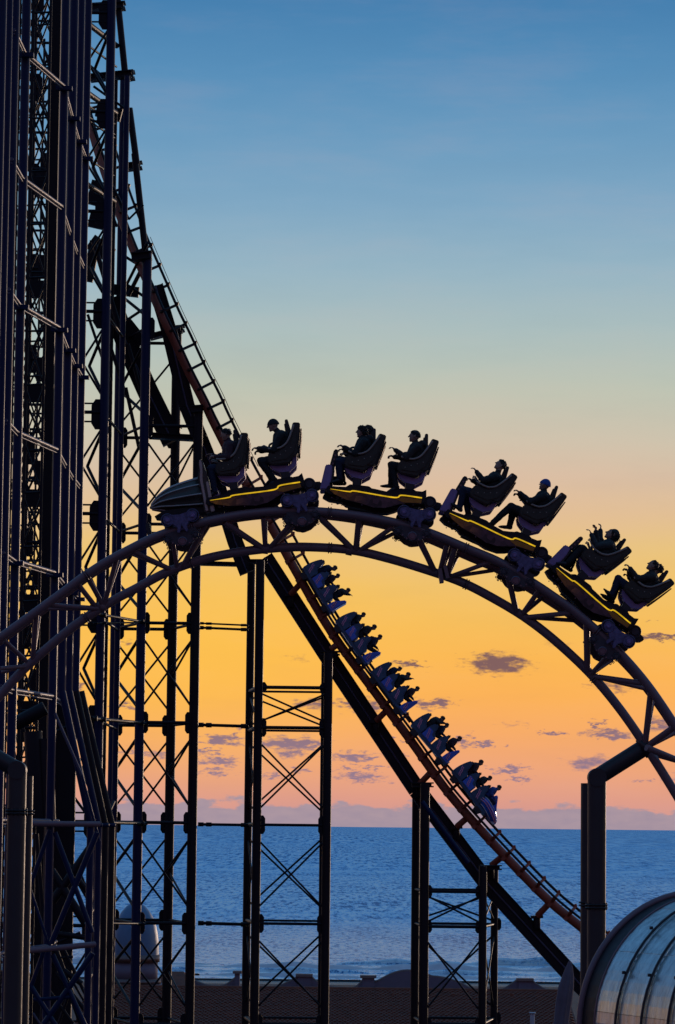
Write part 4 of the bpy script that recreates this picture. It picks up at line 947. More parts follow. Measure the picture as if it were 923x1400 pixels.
# far lattice between the leftmost columns
T5 = Frame('lattice_tower', 'far ladder-like lattice glimpsed between the leftmost columns', 50, 172)
l1 = T5.col(38, 500, 168, 8, flat=True); l2 = T5.col(67, 500, 168, 14, flat=True); l3 = T5.col(14, 500, 168, 8, flat=True)
for k in range(-8, 20):
    zq = LZ(0) + k * 2.43 + .8; T5.tb('thin_rung', l3, zq, l2, zq + .15, 2.6)
    if k % 2: T5.tb('thin_brace', l1, zq, l2, zq + 2.4, 2.4)
    else: T5.tb('thin_brace', l2, zq, l1, zq + 2.4, 2.4)
l4 = T5.col(52, 500, 186, 3); l5 = T5.col(60, 500, 186, 4); l6 = T5.col(30, 500, 186, 4)
for k in range(-4, 10):
    z = LZ(k); z2 = LZ(k + 1); zm = (z + z2) / 2
    for (p, q) in ((l1, l2), (l3, l1)):
        T5.tb('diagonal_brace', p, z, q, zm, 3.2); T5.tb('diagonal_brace', q, z, p, zm, 3.2); T5.tb('diagonal_brace', p, zm, q, z2, 3.2); T5.tb('diagonal_brace', q, zm, p, z2, 3.2)
        T5.tb('cross_bar', p, z, q, z, 5); T5.tb('cross_bar', p, zm, q, zm, 4)
    T5.tb('diagonal_brace', l6, z + .4, l5, z2 + .4, 3); T5.tb('diagonal_brace', l5, z + .4, l6, z2 + .4, 3)
    T5.tb('cross_bar', l6, z + .5, l5, z + .5, 3.5); T5.tb('cross_bar', l6, zm + .9, l5, zm + .9, 3.5); T5.tb('cross_bar', l6, z - .6, l5, z - .6, 3)
    T5.gus(l1, z, 1, 9, 1.5)

# near lift structure: row of navy columns going away from the camera
T6 = Frame('lift_hill_tower', 'closest dense row of navy columns at far left with pale horizontal tubes', 60, 120, cat='steel tower')
nc = [(21, 20, 117, 12), (37, 60, 120.5, 11.5), (86, 110, 126, 12.5), (100, 150, 131.5, 11), (111.5, 190, 136, 9), (120, 230, 139.5, 9)]
nc = [(10.8, 500, 117, 12.5), (26.2, 500, 120.5, 12.5), (80.5, 500, 126, 11.5), (92.5, 500, 131.5, 11.5), (102.5, 500, 136, 9.5), (112, 500, 139.5, 9.5)]
zb0 = LZ(1)
KN = []
T6.col(-7, 500, 112, 12, m=steel_navy)
q0 = T6.col(1, 500, 143, 6, m=steel_dusk); q1 = T6.col(17.5, 500, 143, 4, m=steel_dusk); q2 = T6.col(36, 500, 143, 5, m=steel_dusk); q3 = T6.col(60, 500, 143, 4, m=steel_dusk)
for k in range(-6, 22):
    z = LZ(0) + k * 2.43
    for a, b in ((q0, q1), (q1, q2), (q2, q3)):
        T6.tb('lattice_brace', a, z, b, z + 2.3, 2.3); T6.tb('lattice_brace', b, z, a, z + 2.3, 2.3); T6.tb('lattice_bar', a, z, b, z + .05, 3)

for i, (x, yr, Y, w) in enumerate(nc):
    if i < 2: c = T6.col(x, yr, Y, w, m=steel_navy)
    elif i == 2:
        c = T6.col(x, yr, Y, w, m=steel_navy)
    else:
        c = T6.col(x, yr, Y, w, ybot=950 + i * 3, m=steel_navy)
    KN.append(c)
T6.col(67, 500, 145, 15, m=steel_dusk, flat=True); T6.col(3, 500, 114, 9, m=steel_navy)
T6.col(96.5, 500, 148, 12, m=steel_dusk, flat=True); T6.col(108, 500, 148, 12, m=steel_dusk, flat=True); T6.col(86, 500, 148, 10, m=steel_dusk, flat=True)
# splayed feet of the dense bundle
for (x0, x1, x2, Y, w) in ((85, 124, 121, 125, 10), (95, 135, 131, 128, 9), (104, 144, 140, 131, 9), (111, 153, 149, 134, 9)):
    a = W(x0, 945, Y); b = W(x1, 1128, Y)
    tube('splayed_leg', a, b, w * .5 * M_(Y), steel_dusk if Y > 130 else steel_navy, T6.root, 14)
    tube('lower_leg', (b.x, b.y, 0), b, w * .5 * M_(Y), steel_dusk if Y > 130 else steel_navy, T6.root, 14)
    tube('leg_flange', b + Vector((0, 0, -.08)), b + Vector((0, 0, .08)), w * .62 * M_(Y), steel_navy, T6.root, 14)
for k in range(-1, 9):
    z_ = LZ(-3) + k * 2.6
    if z_ < LZ(0): tube('thin_brace', (W(118, 1200, 130).x, 130, z_), (W(154, 1200, 136).x, 136, z_ + 2.4), .07, steel_dusk, T6.root, 8)
tube('edge_stay', W(75, 975, 124), W(112, 1060, 124), 2 * M_(124), steel_pale, T6.root, 8)
tube('edge_stay', W(112, 1060, 124), W(136, 1150, 124), 2 * M_(124), steel_navy, T6.root, 8)
for k in range(-3, 7):
    z = LZ(k)
    for a, b, w in ((KN[0], KN[1], 5), (KN[1], KN[2], 6), (KN[2], KN[3], 5), (KN[3], KN[4], 4), (KN[4], KN[5], 4)):
        if k < 1 and a[1] > 126: continue
        p, q = T6.at(a, z), T6.at(b, z); off_ = Vector((0, -.25, 0))
        tube('pale_cross_tube', p + off_, q + off_, w * .5 * M_(a[1]), steel_pale, T6.root, 10)
        tube('pale_cross_tube', p + off_ + Vector((0, .02, -.14)), q + off_ + Vector((0, .02, -.14)), .035, steel_pale, T6.root, 8)
        if k % 2 == 0: bar('tube_clamp', q + Vector((-.3, -.3, -.12)), q + Vector((.35, -.3, -.12)), .16, .3, steel_navy, T6.root)
    # dark walkway beams further in
    p = W(36, 500, 147); q = W(84, 500, 147); bar('walkway_beam', (p.x, 147, z + .2), (q.x, 147, z + .2), .8, .3, steel_dusk, T6.root)
    bar('walkway_beam', (W(50, 500, 149).x, 149, z + 1.6), (W(84, 500, 149).x, 149, z + 1.6), 1.1, .3, steel_dusk, T6.root)
    tube('walkway_rail', (p.x, 147, z + 1.0), (q.x, 147, z + 1.0), .05, steel_dusk, T6.root, 8)
for (a, b, w, m) in (((133, 1138), (70, 1290), 8, steel_navy), ((75, 1138), (126, 1275), 7, steel_navy), ((127, 1303), (60, 1400), 8, steel_navy), ((72, 1305), (120, 1410), 7, steel_navy), ((68, 1135), (40, 1215), 6, steel_navy),
        ((40, 1345), (78, 1405), 7, steel_navy), ((45, 1385), (60, 1408), 3, steel_pale), ((42, 1217), (66, 1290), 4, steel_navy), ((60, 1300), (42, 1350), 6, steel_navy), ((46, 1367), (97, 1363), 5, steel_navy)):
    tube('foot_brace', W(*a, 123), W(*b, 123), w * .5 * M_(123), m, T6.root, 12)
for (a, b, w) in (((40, 1126), (136, 1127), 8), ((38, 1300), (130, 1291), 8), ((38, 1296), (62, 1293), 4)):
    tube('foot_cross_tube', W(*a, 122), W(*b, 123.5), w * .5 * M_(123), steel_pale if w == 4 else MATS['plum_grey_steel'], T6.root, 14)
for (a, b, w) in (((70, 1190), (135, 1290), 12), ((130, 1150), (72, 1232), 12), ((62, 1260), (112, 1400), 9), ((50, 1300), (112, 1345), 8), ((90, 1180), (128, 1230), 8), ((76, 1330), (135, 1405), 6), ((60, 1345), (100, 1400), 5), ((66, 1275), (127, 1283), 8), ((76, 1310), (100, 1308), 4),
        ((50, 1140), (62, 1290), 6), ((75, 1290), (110, 1275), 4), ((78, 1000), (110, 985), 5), ((20, 990), (62, 968), 20), ((62, 1010), (66, 1130), 22), ((45, 1000), (52, 1120), 26), ((88, 1300), (125, 1376), 5), ((104, 1330), (80, 1400), 4)):
    tube('inner_foot_brace', W(*a, 138), W(*b, 138), w * .5 * M_(138), steel_dusk, T6.root, 10)
tube('lower_leg', (W(63, 1200, 140).x, 140, 0), W(70, 960, 140), 5.5 * M_(140), steel_dusk, T6.root, 12)
# X panel framed by the splayed leg
for (a, b) in (((72, 1092), (108, 1038)), ((78, 1058), (116, 1110)), ((86, 1024), (112, 1060))):
    tube('thin_brace', W(*a, 150), W(*b, 150), 1.9 * M_(150), steel_dusk, T4.root, 8)

# ------------------------------------------------------------------ rear train
def rear_car(lead=False):
    k = mr_; root = bpy.data.objects.new('rear_coaster_car', None); C.objects.link(root); root.empty_display_size = .2
    Lp = lambda P: [(x * k, z * k) for x, z in P]
    prism('chassis', Lp([(-2, -1), (70, -2), (70, 3), (-3, 4)]), -.7, .7, car_blue, root, .03)
    rows = (4, 22, 43)
    for i, u in enumerate(rows):
        body = prism('seat_pod', Lp([(u - 7, 1), (u - 7, 12), (u - 5, 22), (u - 2, 27 if i else 30), (u + 1.5, 28 if i else 31), (u + 4, 25), (u + 5.5, 18), (u + 8, 15), (u + 12, 14), (u + 12.5, 1)]), -.72, .72, car_blue, root, .05)
        for sy in (-1, 1):
            for j in (-1, 1):
                pts = [Vector(((u + a + j * 1.2) * k, sy * .735, b * k)) for a, b in ((-2.6, 16), (-1.2, 13), (.4, 11), (1.0, 8.5), (2.6, 6), (3.4, 4.5))]
                g, f = sweep_geo(catmull(pts, 3), .026, 6); mesh_obj('pink_squiggle', g, f, pink_paint, body, True)
        prism('pod_panel', Lp([(u - 5.5, 3), (u - 5, 17), (u + 3, 17), (u + 5, 12), (u + 11, 11), (u + 11, 3)]), -.745, .745, car_blue2 if i == 1 else car_blue, body, .02)
        for yy in (-.35, .35): prism('head_rest', Lp([(u - 2, 25), (u - .5, 31), (u + 2.5, 31.5), (u + 3.5, 25)]), yy - .15, yy + .15, seat_black, body, .04)
        g, f = sweep_geo([Vector(((u + 8) * k, -.5, 14 * k)), Vector(((u + 11) * k, -.4, 23 * k)), Vector(((u + 11) * k, .4, 23 * k)), Vector(((u + 8) * k, .5, 14 * k))], .03, 8)
        mesh_obj('lap_bar', g, f, white_paint, body, True)
    if not lead:
        b = prism('front_panel', Lp([(58, 1), (59, 12), (63, 20), (66.5, 27), (69.5, 26.5), (69, 12), (70, 1)]), -.72, .72, car_blue2, root, .04)
        for sy in (-1, 1):
            for j in (-1, 1):
                pts = [Vector(((62.5 + a + j * 1.2) * k, sy * .735, b_ * k)) for a, b_ in ((-1.6, 15), (-.4, 12), (1, 10), (1.5, 7), (2.6, 5))]
                g, f = sweep_geo(catmull(pts, 3), .026, 6); mesh_obj('pink_squiggle', g, f, pink_paint, b, True)
        prism('panel_trim', Lp([(66, 3), (66, 5), (71, 6), (71, 3)]), -.7, .7, white_paint, b, .01)
        prism('coupling', Lp([(70, 0), (84, 0), (84, 3), (70, 3)]), -.12, .12, steel_black, root)
    else:
        sec = [(50, 9, 9, .72), (58, 10.5, 10.5, .74), (66, 10, 10, .70), (75, 8.5, 8.5, .60), (83, 6.5, 6.5, .42), (88, 5, 4, .22), (90, 4.5, 1, .06)]
        vs = []; fs = []; n = 24
        for (x, zc, h, hy) in sec:
            for q in range(n): t = 2 * PI * q / n; vs.append((x * k, hy * math.cos(t), (zc + h * math.sin(t)) * k))
        for i in range(len(sec) - 1):
            for q in range(n): j = (q + 1) % n; fs.append((i * n + q, i * n + j, (i + 1) * n + j, (i + 1) * n + q))
        fs.append(tuple(range(n - 1, -1, -1))); fs.append(tuple(range((len(sec) - 1) * n, len(sec) * n)))
        nb_ = mesh_obj('nose', vs, fs, car_blue2, root, True)
        for dz, mm in ((2.5, pink_paint), (-.5, pink_paint), (6, white_paint), (-5.5, white_paint)):  # white lines paint highlights on the nose, pink ones are its stripes
            for sy in (-1, 1):
                pts = [Vector((x * k, sy * (hy * math.sqrt(max(.02, 1 - (dz / h) ** 2)) + .015) if abs(dz) < h else sy * hy * .2, (zc + dz * min(1, h / 9)) * k)) for (x, zc, h, hy) in sec[:6]]
                g, f = sweep_geo(catmull(pts, 4), .028, 6); mesh_obj('nose_stripe_and_highlight', g, f, mm, nb_, True)
        prism('windscreen', Lp([(56, 18), (60, 30), (62, 30), (72, 20), (78, 15), (70, 14)]), -.5, .5, car_blue2, root, .03)
        prism('nose_lamp', Lp([(82, 1), (84, 5), (89, 4), (88, 1)]), -.3, .3, white_paint, root, .02)
    for u in (8, 60):
        for sy in (-1, 1):
            disc('wheel', u * k, -4 * k, sy * .65, 4.2 * k, .12, wheel_black, root, 14, 0)
            prism('wheel_carrier', Lp([(u - 6, -1), (u + 6, -1), (u + 4, -8), (u - 4, -8)]), sy * .74 - .03, sy * .74 + .03, steel_black, root)
    return root
me_s, idx_s, hp_s = make_body(P_(near_hand=(-34, 78), far_hand=(-34, 78)), .02)
for m in (cloth['navy'], cloth['black'], skin_m, shoe_m): me_s.materials.append(m)
me_s.polygons.foreach_set('material_index', idx_s); me_s.name = 'rear_person'
me_u, idx_u, hp_u = make_body(P_(near_hand=(-30, 112), near_elbow=(-18, 96), far_hand=(-28, 110), far_elbow=(-18, 95)), .02)
for m in (cloth['grey'], cloth['black'], skin_m, shoe_m): me_u.materials.append(m)
me_u.polygons.foreach_set('material_index', idx_u); me_u.name = 'rear_person_arms_up'
VAR = []
for q, (jc, tc_) in enumerate((('navy', 'black'), ('grey', 'navy'), ('plum', 'black'), ('blue', 'navy'), ('brown', 'black'))):
    mm_ = me_s.copy(); mm_.materials[0] = cloth[jc]; mm_.materials[1] = cloth[tc_]; mm_.name = 'rear_person_' + jc; VAR.append(mm_)
hair_me = cap_mesh(*hp_s, 'short', 'hair', hair_m); hair_data = hair_me.data; bpy.data.objects.remove(hair_me)
# where each car's rear bottom corner sits on the rails
tl = along(SP, 1.0)
def spine_at(x):
    return min(tl, key=lambda q: abs(q[0] - x))
RC = [((415, 780), 'topmost'), ((460, 852), 'second'), ((508, 922), 'third'), ((563, 993), 'fourth'), ((619, 1057), 'lowest')]
ordn = ['topmost car of the rear train, just under the arch', 'second car down of the rear train', 'middle car of the rear train', 'fourth car down of the rear train, above the lead car', 'lead car of the rear train, lowest, with a shiny blue nose']
rprot = None; rears = []
for i, ((x, y), _) in enumerate(RC):
    if i == 0: o = rear_car(); rprot = o
    elif i < 4: o = dup(rprot)
    else: o = rear_car(True)
    q = W(x, y, YR); x2, y2 = (RC[i + 1][0] if i < 4 else (661, 1113)); q2 = W(x2, y2, YR); d = q2 - q
    ang = math.atan2(d.z, d.x); o.location = q; o.rotation_euler = (0, -ang, 0)
    tag(o, ordn[i], 'coaster car', 'cars of the rear train'); rears.append((o, ang))
cn = ['topmost', 'second', 'middle', 'fourth', 'lead']; rn = ['back', 'middle', 'front']
for i, (car, ang) in enumerate(rears):
    M = Matrix.Translation(car.location) @ Matrix.Rotation(-ang, 4, 'Y')
    for r, u in enumerate((4, 22, 43)):
        upm = (i == 0 and r == 2) or (i == 2 and r == 1) or (i == 3 and r == 0)
        o = bpy.data.objects.new('person', me_u if upm else (VAR[3] if (i, r) == (4, 2) else VAR[(0, 2, 1, 4, 0, 1, 2)[(i * 2 + r) % 7]])); C.objects.link(o)
        # rotated half a turn so that the rider faces down the slope
        o.matrix_world = M @ Matrix.Translation(((u + 7.5) * mr_, -.35, 17.0 * mr_)) @ Matrix.Rotation(PI, 4, 'Z') @ Matrix.Rotation(R_((-14, 3, -6, 9, -2, 12, -10, 5, 0, -12, 7, -4, 10, -8, 2)[i * 3 + r]), 4, 'Y') @ Matrix.Scale((1.2, 1.0, 1.1, 1.05, 1.2, 1.12, 1.0, 1.16, 1.08, 1.2, 1.04, 1.12, 1.18, 1.06, 1.14)[i * 3 + r], 4)
        tag(o, f'dark rider, {"arms up" if upm else "hands low"}, {rn[r]} row of the rear train\'s {cn[i] + (" car down" if cn[i] in ("second", "fourth") else " car")}', 'person', 'riders on the rear train')
        h = bpy.data.objects.new('hair', hair_data); link(h, o)

# ------------------------------------------------------------------ seafront buildings
YB = 205.0; mb = M_(YB)
def bw(px, py, Y=YB): return W(px, py, Y)
# long roofed hall with tiles, its ridge just above the frame bottom
x0, x1 = W(120, 1360, 195).x, W(775, 1360, 195).x
zr = W(450, 1353, 195).z; ze = zr - 6.0 * .42; ye = 180.0
hall = empty('seafront_hall', ((x0 + x1) / 2, 188, 0), 'long low seafront hall with a dark clay tile roof', 'building')
def box(name, x0, x1, y0, y1, z0, z1, m, parent, bevel=0):
    vs = [(x, y, z) for z in (z0, z1) for y in (y0, y1) for x in (x0, x1)]; vs = [rloc(v, parent) for v in vs]
    fs = [(0, 2, 3, 1), (4, 5, 7, 6), (0, 1, 5, 4), (2, 6, 7, 3), (0, 4, 6, 2), (1, 3, 7, 5)]
    return mesh_obj(name, vs, fs, m, parent)
box('wall', x0, x1, ye + .4, 202, 0, ze - .1, lilac_wall, hall)
roof = mesh_obj('roof', [rloc(v, hall) for v in ((x0, ye, ze), (x1, ye, ze), (x1, 195, zr), (x0, 195, zr), (x0, ye, ze - .15), (x1, ye, ze - .15), (x1, 203, ze - .15), (x0, 203, ze - .15), (x1, 203, ze), (x0, 203, ze))],
    [(0, 1, 2, 3), (3, 2, 8, 9), (0, 4, 5, 1), (1, 5, 6, 8, 2), (0, 3, 9, 7, 4), (9, 8, 6, 7), (4, 7, 6, 5)], tile_mat, hall)
vs = []; fs = []; rr = random.Random(5); sl_ = Vector((0, 195 - ye, zr - ze)); Ls = sl_.length; sl_.normalize(); nn = Vector((0, -sl_.z, sl_.y)); tw = .30; rh = .36
for r in range(int(Ls / rh)):
    xx = x0 + (r % 2) * tw * .5
    while xx < x1 - tw:
        b = Vector((xx, ye, ze)) + sl_ * (r * rh) + nn * (.03 + rr.uniform(0, .015)); n0 = len(vs)
        for (a, c, h) in ((0, 0, .045), (.5, 0, .085), (1, 0, .03), (0, 1.15, 0), (.5, 1.15, .03), (1, 1.15, -.02)):
            vs.append(rloc(b + Vector((a * tw * .96, 0, 0)) + sl_ * (c * rh) + nn * h, hall))
        for (a, c) in ((0, 0), (.5, 0), (1, 0)): vs.append(rloc(b + Vector((a * tw * .96, 0, 0)) - nn * .03, hall))
        fs += [(n0, n0 + 1, n0 + 4, n0 + 3), (n0 + 1, n0 + 2, n0 + 5, n0 + 4), (n0 + 6, n0 + 7, n0 + 1, n0), (n0 + 7, n0 + 8, n0 + 2, n0 + 1)]
        xx += tw
to = mesh_obj('roof_tiles', vs, fs, tile_mat, hall); to['kind'] = 'stuff'
tube('ridge_cap', (x0, 195, zr + .03), (x1, 195, zr + .03), .14, tile_mat, hall, 10)
for px in (282, 300, 318, 390, 462, 484, 536, 620, 700):
    p = W(px, 1362, 193.5); tube('roof_vent', p - Vector((0, 0, .5)), p + Vector((0, 0, .15)), .13, tile_mat, hall, 10)
# parapets on the sea side
def parapet(prof, y, thick, label, ped=None, arch=None):
    pts = [W(px, py, y) for px, py in prof]; root = empty('parapet_wall', ((pts[0].x + pts[-1].x) / 2, y, 0), label, 'parapet', 'parapets on the seafront')
    poly = [(p.x - root.location.x, p.z) for p in pts] + [(pts[-1].x - root.location.x, 0), (pts[0].x - root.location.x, 0)]
    prism('wall', poly, 0, thick, lilac_wall, root)
    cop = [rloc(p + Vector((0, thick * .5, .04)), root) for p in pts]
    g, f = sweep_geo(cop, .09, 8); mesh_obj('coping', g, f, cream_wall, root)
    if ped:
        for (a, b, t, bt) in ped:
            p, q = W(a, t, y), W(b, t, y); z0 = W(a, bt, y).z
            ped_ = box('pedestal', p.x, q.x, y - .15, y + thick + .15, z0, p.z, lilac_wall, root)
            box('cap_stone', p.x - .12, q.x + .12, y - .27, y + thick + .27, p.z, p.z + .16, cream_wall, root)
    return root
def curve(a, b, sag, n=10):
    return [(a[0] + (b[0] - a[0]) * t / n, a[1] + (b[1] - a[1]) * t / n + sag * math.sin(PI * t / n)) for t in range(n + 1)]
parapet(curve((262, 1340), (300, 1350), 3) + curve((302, 1350), (322, 1338), 2)[1:], 206, .4, 'grey parapet with a plain curve beside the streetlamp at left', ped=[(321, 328, 1331, 1352)])
parapet(curve((360, 1352), (405, 1338), 4) + [(427, 1338)] + curve((427, 1340), (470, 1352), 4)[1:], 206, .4, 'curving grey parapet with single pedestal, behind the middle trestle', ped=[(407, 425, 1335, 1352)])
parapet(curve((478, 1353), (496, 1342), 3) + [(512, 1344)] + curve((513, 1345), (590, 1336), -12, 14)[1:] + curve((592, 1336), (655, 1360), -5)[1:], 206, .4, 'arched lilac gable rising beside a pedestal, centre of the seafront', ped=[(495, 512, 1337, 1356)])
parapet(curve((672, 1357), (706, 1342), 4) + [(728, 1342)] + curve((729, 1344), (762, 1358), 3)[1:], 206, .4, 'small parapet with pedestal right of the short trestle', ped=[(709, 727, 1341, 1360)])
# domed pavilion
YD = 200.0; md = M_(YD)
pc = W(185, 1300, YD)
pav = empty('domed_pavilion', (pc.x, YD, 0), 'small seaside pavilion with a tall grey lead dome over pink walls', 'building')
zb_ = W(185, 1306, YD).z; zt_ = W(187, 1234, YD).z; RD = 31.5 * md
vs = []; fs = []; n = 40; Hh = zt_ - zb_; prof = [(1, 0), (1.0, .12), (.985, .25), (.95, .4), (.88, .55), (.77, .7), (.6, .83), (.4, .93), (.18, .99), (.02, 1.0)]
for (a, b) in prof:
    for k in range(n): t = 2 * PI * k / n; rb = 1 + .012 * (k % 5 == 0); vs.append((RD * a * rb * math.cos(t), RD * a * rb * math.sin(t), zb_ + Hh * b))
for i in range(len(prof) - 1):
    for k in range(n): j = (k + 1) % n; fs.append((i * n + k, i * n + j, (i + 1) * n + j, (i + 1) * n + k))
fs.append(tuple(range((len(prof) - 1) * n, len(prof) * n)))
mesh_obj('dome', vs, fs, dome_mat, pav, True)
def ringwall(name, r, z0, z1, m, n=32): return tube(name, (pc.x, YD, z0), (pc.x, YD, z1), r, m, pav, n)
zz = lambda y: W(185, y, YD).z
ringwall('upper_cornice', RD * 1.06, zz(1315), zz(1305), cream_wall); ringwall('drum', RD * .98, zz(1340), zz(1315), lilac_wall)
ringwall('lower_cornice', RD * 1.12, zz(1345), zz(1338), cream_wall); box('wall', pc.x - RD * 1.25, pc.x + RD * 1.2, YD - RD, YD + RD, 0, zz(1345), lilac_wall, pav)
box('string_course', pc.x - RD * 1.3, pc.x + RD * 1.25, YD - RD - .12, YD - RD + .1, zz(1374), zz(1368), cream_wall, pav)
for (a, b, c, d) in ((154, 170, 1348, 1366), (190, 214, 1378, 1400), (160, 172, 1380, 1400)):
    p, q = W(a, d, YD - RD), W(b, c, YD - RD)
    fr = box('window', p.x, q.x, YD - RD - .08, YD - RD + .05, p.z, q.z, white_frame, pav)
    box_ = mesh_obj('pane', [rloc(v, pav) for v in ((p.x + .08, YD - RD - .1, p.z + .08), (q.x - .08, YD - RD - .1, p.z + .08), (q.x - .08, YD - RD - .1, q.z - .08), (p.x + .08, YD - RD - .1, q.z - .08))], [(0, 1, 2, 3)], window_blue, fr)
# annex
an = empty('seafront_annex', (W(236, 1370, 204).x, 204, 0), 'low brick-pink annex with hipped roof right of the domed pavilion', 'building')
a0 = W(214, 1350, 204); a1_ = W(262, 1350, 204); zt2 = W(236, 1343, 204).z
box('wall', a0.x, a1_.x, 201, 207, 0, W(236, 1352, 204).z, cream_wall, an)
mesh_obj('roof', [rloc(v, an) for v in ((a0.x - .3, 200.6, W(236, 1352, 204).z), (a1_.x + .3, 200.6, W(236, 1352, 204).z), (a1_.x + .3, 207.4, W(236, 1352, 204).z), (a0.x - .3, 207.4, W(236, 1352, 204).z), ((a0.x + a1_.x) / 2 - .6, 204, W(236, 1328, 204).z), ((a0.x + a1_.x) / 2 + .6, 204, W(236, 1328, 204).z))],
    [(0, 1, 5, 4), (1, 2, 5), (2, 3, 4, 5), (3, 0, 4), (3, 2, 1, 0)], tile_mat, an)
lb_ = empty('street_lamp', (W(263, 1360, 215).x, 215, 0), 'thin street lamp with a curved arm beside the domed pavilion', 'street lamp')
sweep('post', [Vector((W(263, 1360, 215).x, 215, 0)), W(263, 1345, 215), W(264, 1335, 215), W(267, 1332, 215), W(271, 1332, 215)], .06, steel_black, lb_, 8)
bar('lamp_head', W(268, 1332.5, 215), W(273, 1332.5, 215), .12, .2, steel_black, lb_)

# ------------------------------------------------------------------ glazed tunnel at the lower right
YG = 55.0; mg = M_(YG); th = R_(22)
cen = W(955, 1402, YG); ax_d = Vector((math.sin(th), -math.cos(th), 0)); ar_d = Vector((math.cos(th), math.sin(th), 0)); RG = 179 * mg
tun = empty('glazed_walkway', (cen.x, cen.y, 0), 'curved glazed walkway roof with dark ribs at lower right', 'canopy')
def gp(s, a, r=RG): return cen + ax_d * s + ar_d * (r * math.cos(a)) + Vector((0, 0, r * math.sin(a)))
A0, A1 = R_(200), R_(-20)
def arc_pts(s, r=RG, n=40): return [gp(s, A0 + (A1 - A0) * k / n, r) for k in range(n + 1)]
sweep('end_rim', arc_pts(0), 4.6 * mg, steel_purple, tun, 14)
def band(name, s0, s1, r, m, n=40, th_=.02, a0=A0, a1=A1):
    vs = []; fs = []
    for k in range(n + 1):
        a = a0 + (a1 - a0) * k / n
        for (s, q) in ((s0, r), (s1, r), (s1, r - th_), (s0, r - th_)): vs.append(rloc(gp(s, a, q), tun))
    for k in range(n):
        b = k * 4
        for i in range(4): j = (i + 1) % 4; fs.append((b + i, b + 4 + i, b + 4 + j, b + j))
    fs += [(0, 1, 2, 3), (n * 4 + 3, n * 4 + 2, n * 4 + 1, n * 4)]
    return mesh_obj(name, vs, fs, m, tun, False)
band('end_band', 0.02, .52, RG - .02, car_black)
sweep('inner_rim', arc_pts(.54, RG), 1.3 * mg, steel_purple, tun, 10)
def glassmat():
    m = bpy.data.materials.new('sky_streaked_teal_glazing'); m.use_nodes = True; t = m.node_tree; b = t.nodes['Principled BSDF']
    tcn = t.nodes.new('ShaderNodeNewGeometry'); v = t.nodes.new('ShaderNodeVectorMath'); v.operation = 'MULTIPLY'; v.inputs[1].default_value = (4.5, 4.5, 1.2); t.links.new(tcn.outputs['Position'], v.inputs[0])
    n = t.nodes.new('ShaderNodeTexNoise'); n.inputs['Scale'].default_value = 1.6; n.inputs['Detail'].default_value = 6; t.links.new(v.outputs[0], n.inputs['Vector'])
    r = t.nodes.new('ShaderNodeValToRGB'); t.links.new(n.outputs['Fac'], r.inputs[0]); e = r.color_ramp.elements
    e[0].position = .35; e[0].color = (0.010, 0.06, 0.08, 1); e[1].position = .68; e[1].color = (0.40, 0.66, 0.66, 1)  # sky reflections painted into the panes as pale streaks
    t.links.new(r.outputs[0], b.inputs['Base Color']); b.inputs['Roughness'].default_value = .3; b.inputs['Specular IOR Level'].default_value = .3; b.inputs['Transmission Weight'].default_value = .45
    bp = t.nodes.new('ShaderNodeBump'); bp.inputs['Strength'].default_value = .25; bp.inputs['Distance'].default_value = .03; t.links.new(n.outputs['Fac'], bp.inputs['Height']); t.links.new(bp.outputs[0], b.inputs['Normal'])
    return m
gl = glassmat()
ribs = [.54, 1.35, 2.25, 3.15, 4.05, 4.95, 5.85]
for i, s in enumerate(ribs):
    if i: sweep('roof_rib', arc_pts(s, RG + .03), 1.9 * mg, steel_black, tun, 10)
    if i and i < 5:
        for k in (8, 12, 16, 20): 
            p = arc_pts(s, RG + .07)[k]; tube('rib_bolt', p, p + Vector((0, 0, .05)), .03, steel_black, tun, 6)
for i in range(len(ribs) - 1):
    for k in range(8):
        a = A0 + (A1 - A0) * k / 8; b = A0 + (A1 - A0) * (k + 1) / 8
        band('glass_panel', ribs[i] + .02, ribs[i + 1] - .02, RG - .01, gl, 6, .012, a + .004 * (-1), b)
for k in (1, 2, 3, 4):
    a = A0 + (A1 - A0) * k / 8; tube('purlin', gp(.5, a, RG - .06), gp(5.85, a, RG - .06), .022, steel_black, tun, 8)
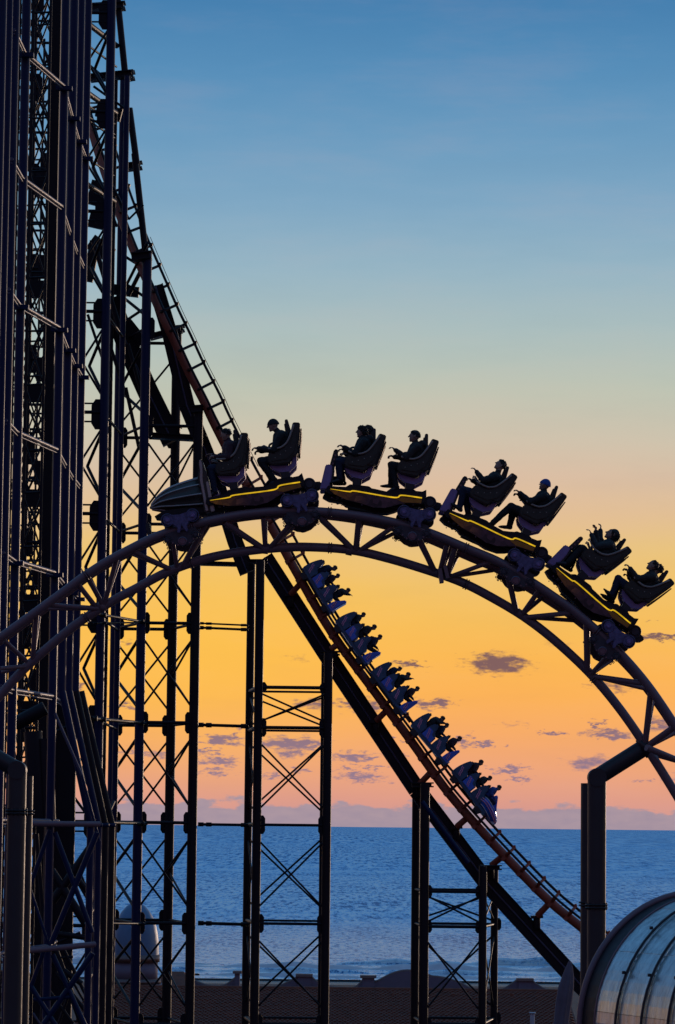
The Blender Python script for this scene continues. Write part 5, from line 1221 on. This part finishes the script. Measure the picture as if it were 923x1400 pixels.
# station block that carries the walkway, below the frame
stn = empty('station_block', (cen.x + 2, cen.y - 4, 0), 'plain dark station wall under the glazed walkway', 'building')
w0 = cen.z - RG * .36
cs = [cen + ar_d * RG * .98 * s + ax_d * t for s, t in ((-1, -.2), (1, -.2), (1, 6), (-1, 6))]
vs = [rloc((c.x, c.y, 0), stn) for c in cs] + [rloc((c.x, c.y, w0), stn) for c in cs]
mesh_obj('wall', vs, [(0, 1, 5, 4), (1, 2, 6, 5), (2, 3, 7, 6), (3, 0, 4, 7), (4, 5, 6, 7), (3, 2, 1, 0)], lilac_wall, stn)
# closed parasol
YP = 58.0; pb = W(766, 1400, YP)
pa = empty('closed_parasol', (pb.x, YP, 0), 'furled grey canvas parasol tied shut, left of the glazed walkway', 'parasol')
tube('pole', (W(758, 1400, YP).x, YP, 9.0), W(779, 1318, YP), .02, steel_black, pa, 10)
box('terrace_floor', pb.x - 3, pb.x + .9, YP - 2, YP + 2, 8.85, 9.0, lilac_wall, pa)
box('terrace_pier', pb.x - 1, pb.x - .4, YP - .4, YP + .4, 0, 8.85, lilac_wall, pa)
vs = []; fs = []; n = 20; sec = [(779, 1314, .02), (778, 1322, .055), (776, 1335, .095), (773, 1350, .125), (770, 1370, .13), (767, 1395, .12), (764, 1412, .16), (762, 1425, .17)]
for (px, py, r) in sec:
    c = W(px, py, YP)
    for k in range(n): t = 2 * PI * k / n; q = r * (1 + .22 * math.cos(5 * t)); vs.append(rloc(c + Vector((q * math.cos(t), q * math.sin(t), 0)), pa))
for i in range(len(sec) - 1):
    for k in range(n): j = (k + 1) % n; fs.append((i * n + k, i * n + j, (i + 1) * n + j, (i + 1) * n + k))
mesh_obj('canopy', vs, fs, parasol_m, pa, True)
# small white post and sloping red rail by the tiled roof
po = empty('white_marker_post', (W(728, 1400, 120).x, 120, 0), 'thin white post in front of the tiled roof, left of the parasol', 'post')
tube('post', (W(728, 1400, 120).x, 120, 0), W(728, 1385, 120), .09, white_frame, po, 10)
tube('post_cap', W(728, 1386, 120), W(728, 1384, 120), .13, white_frame, po, 10)
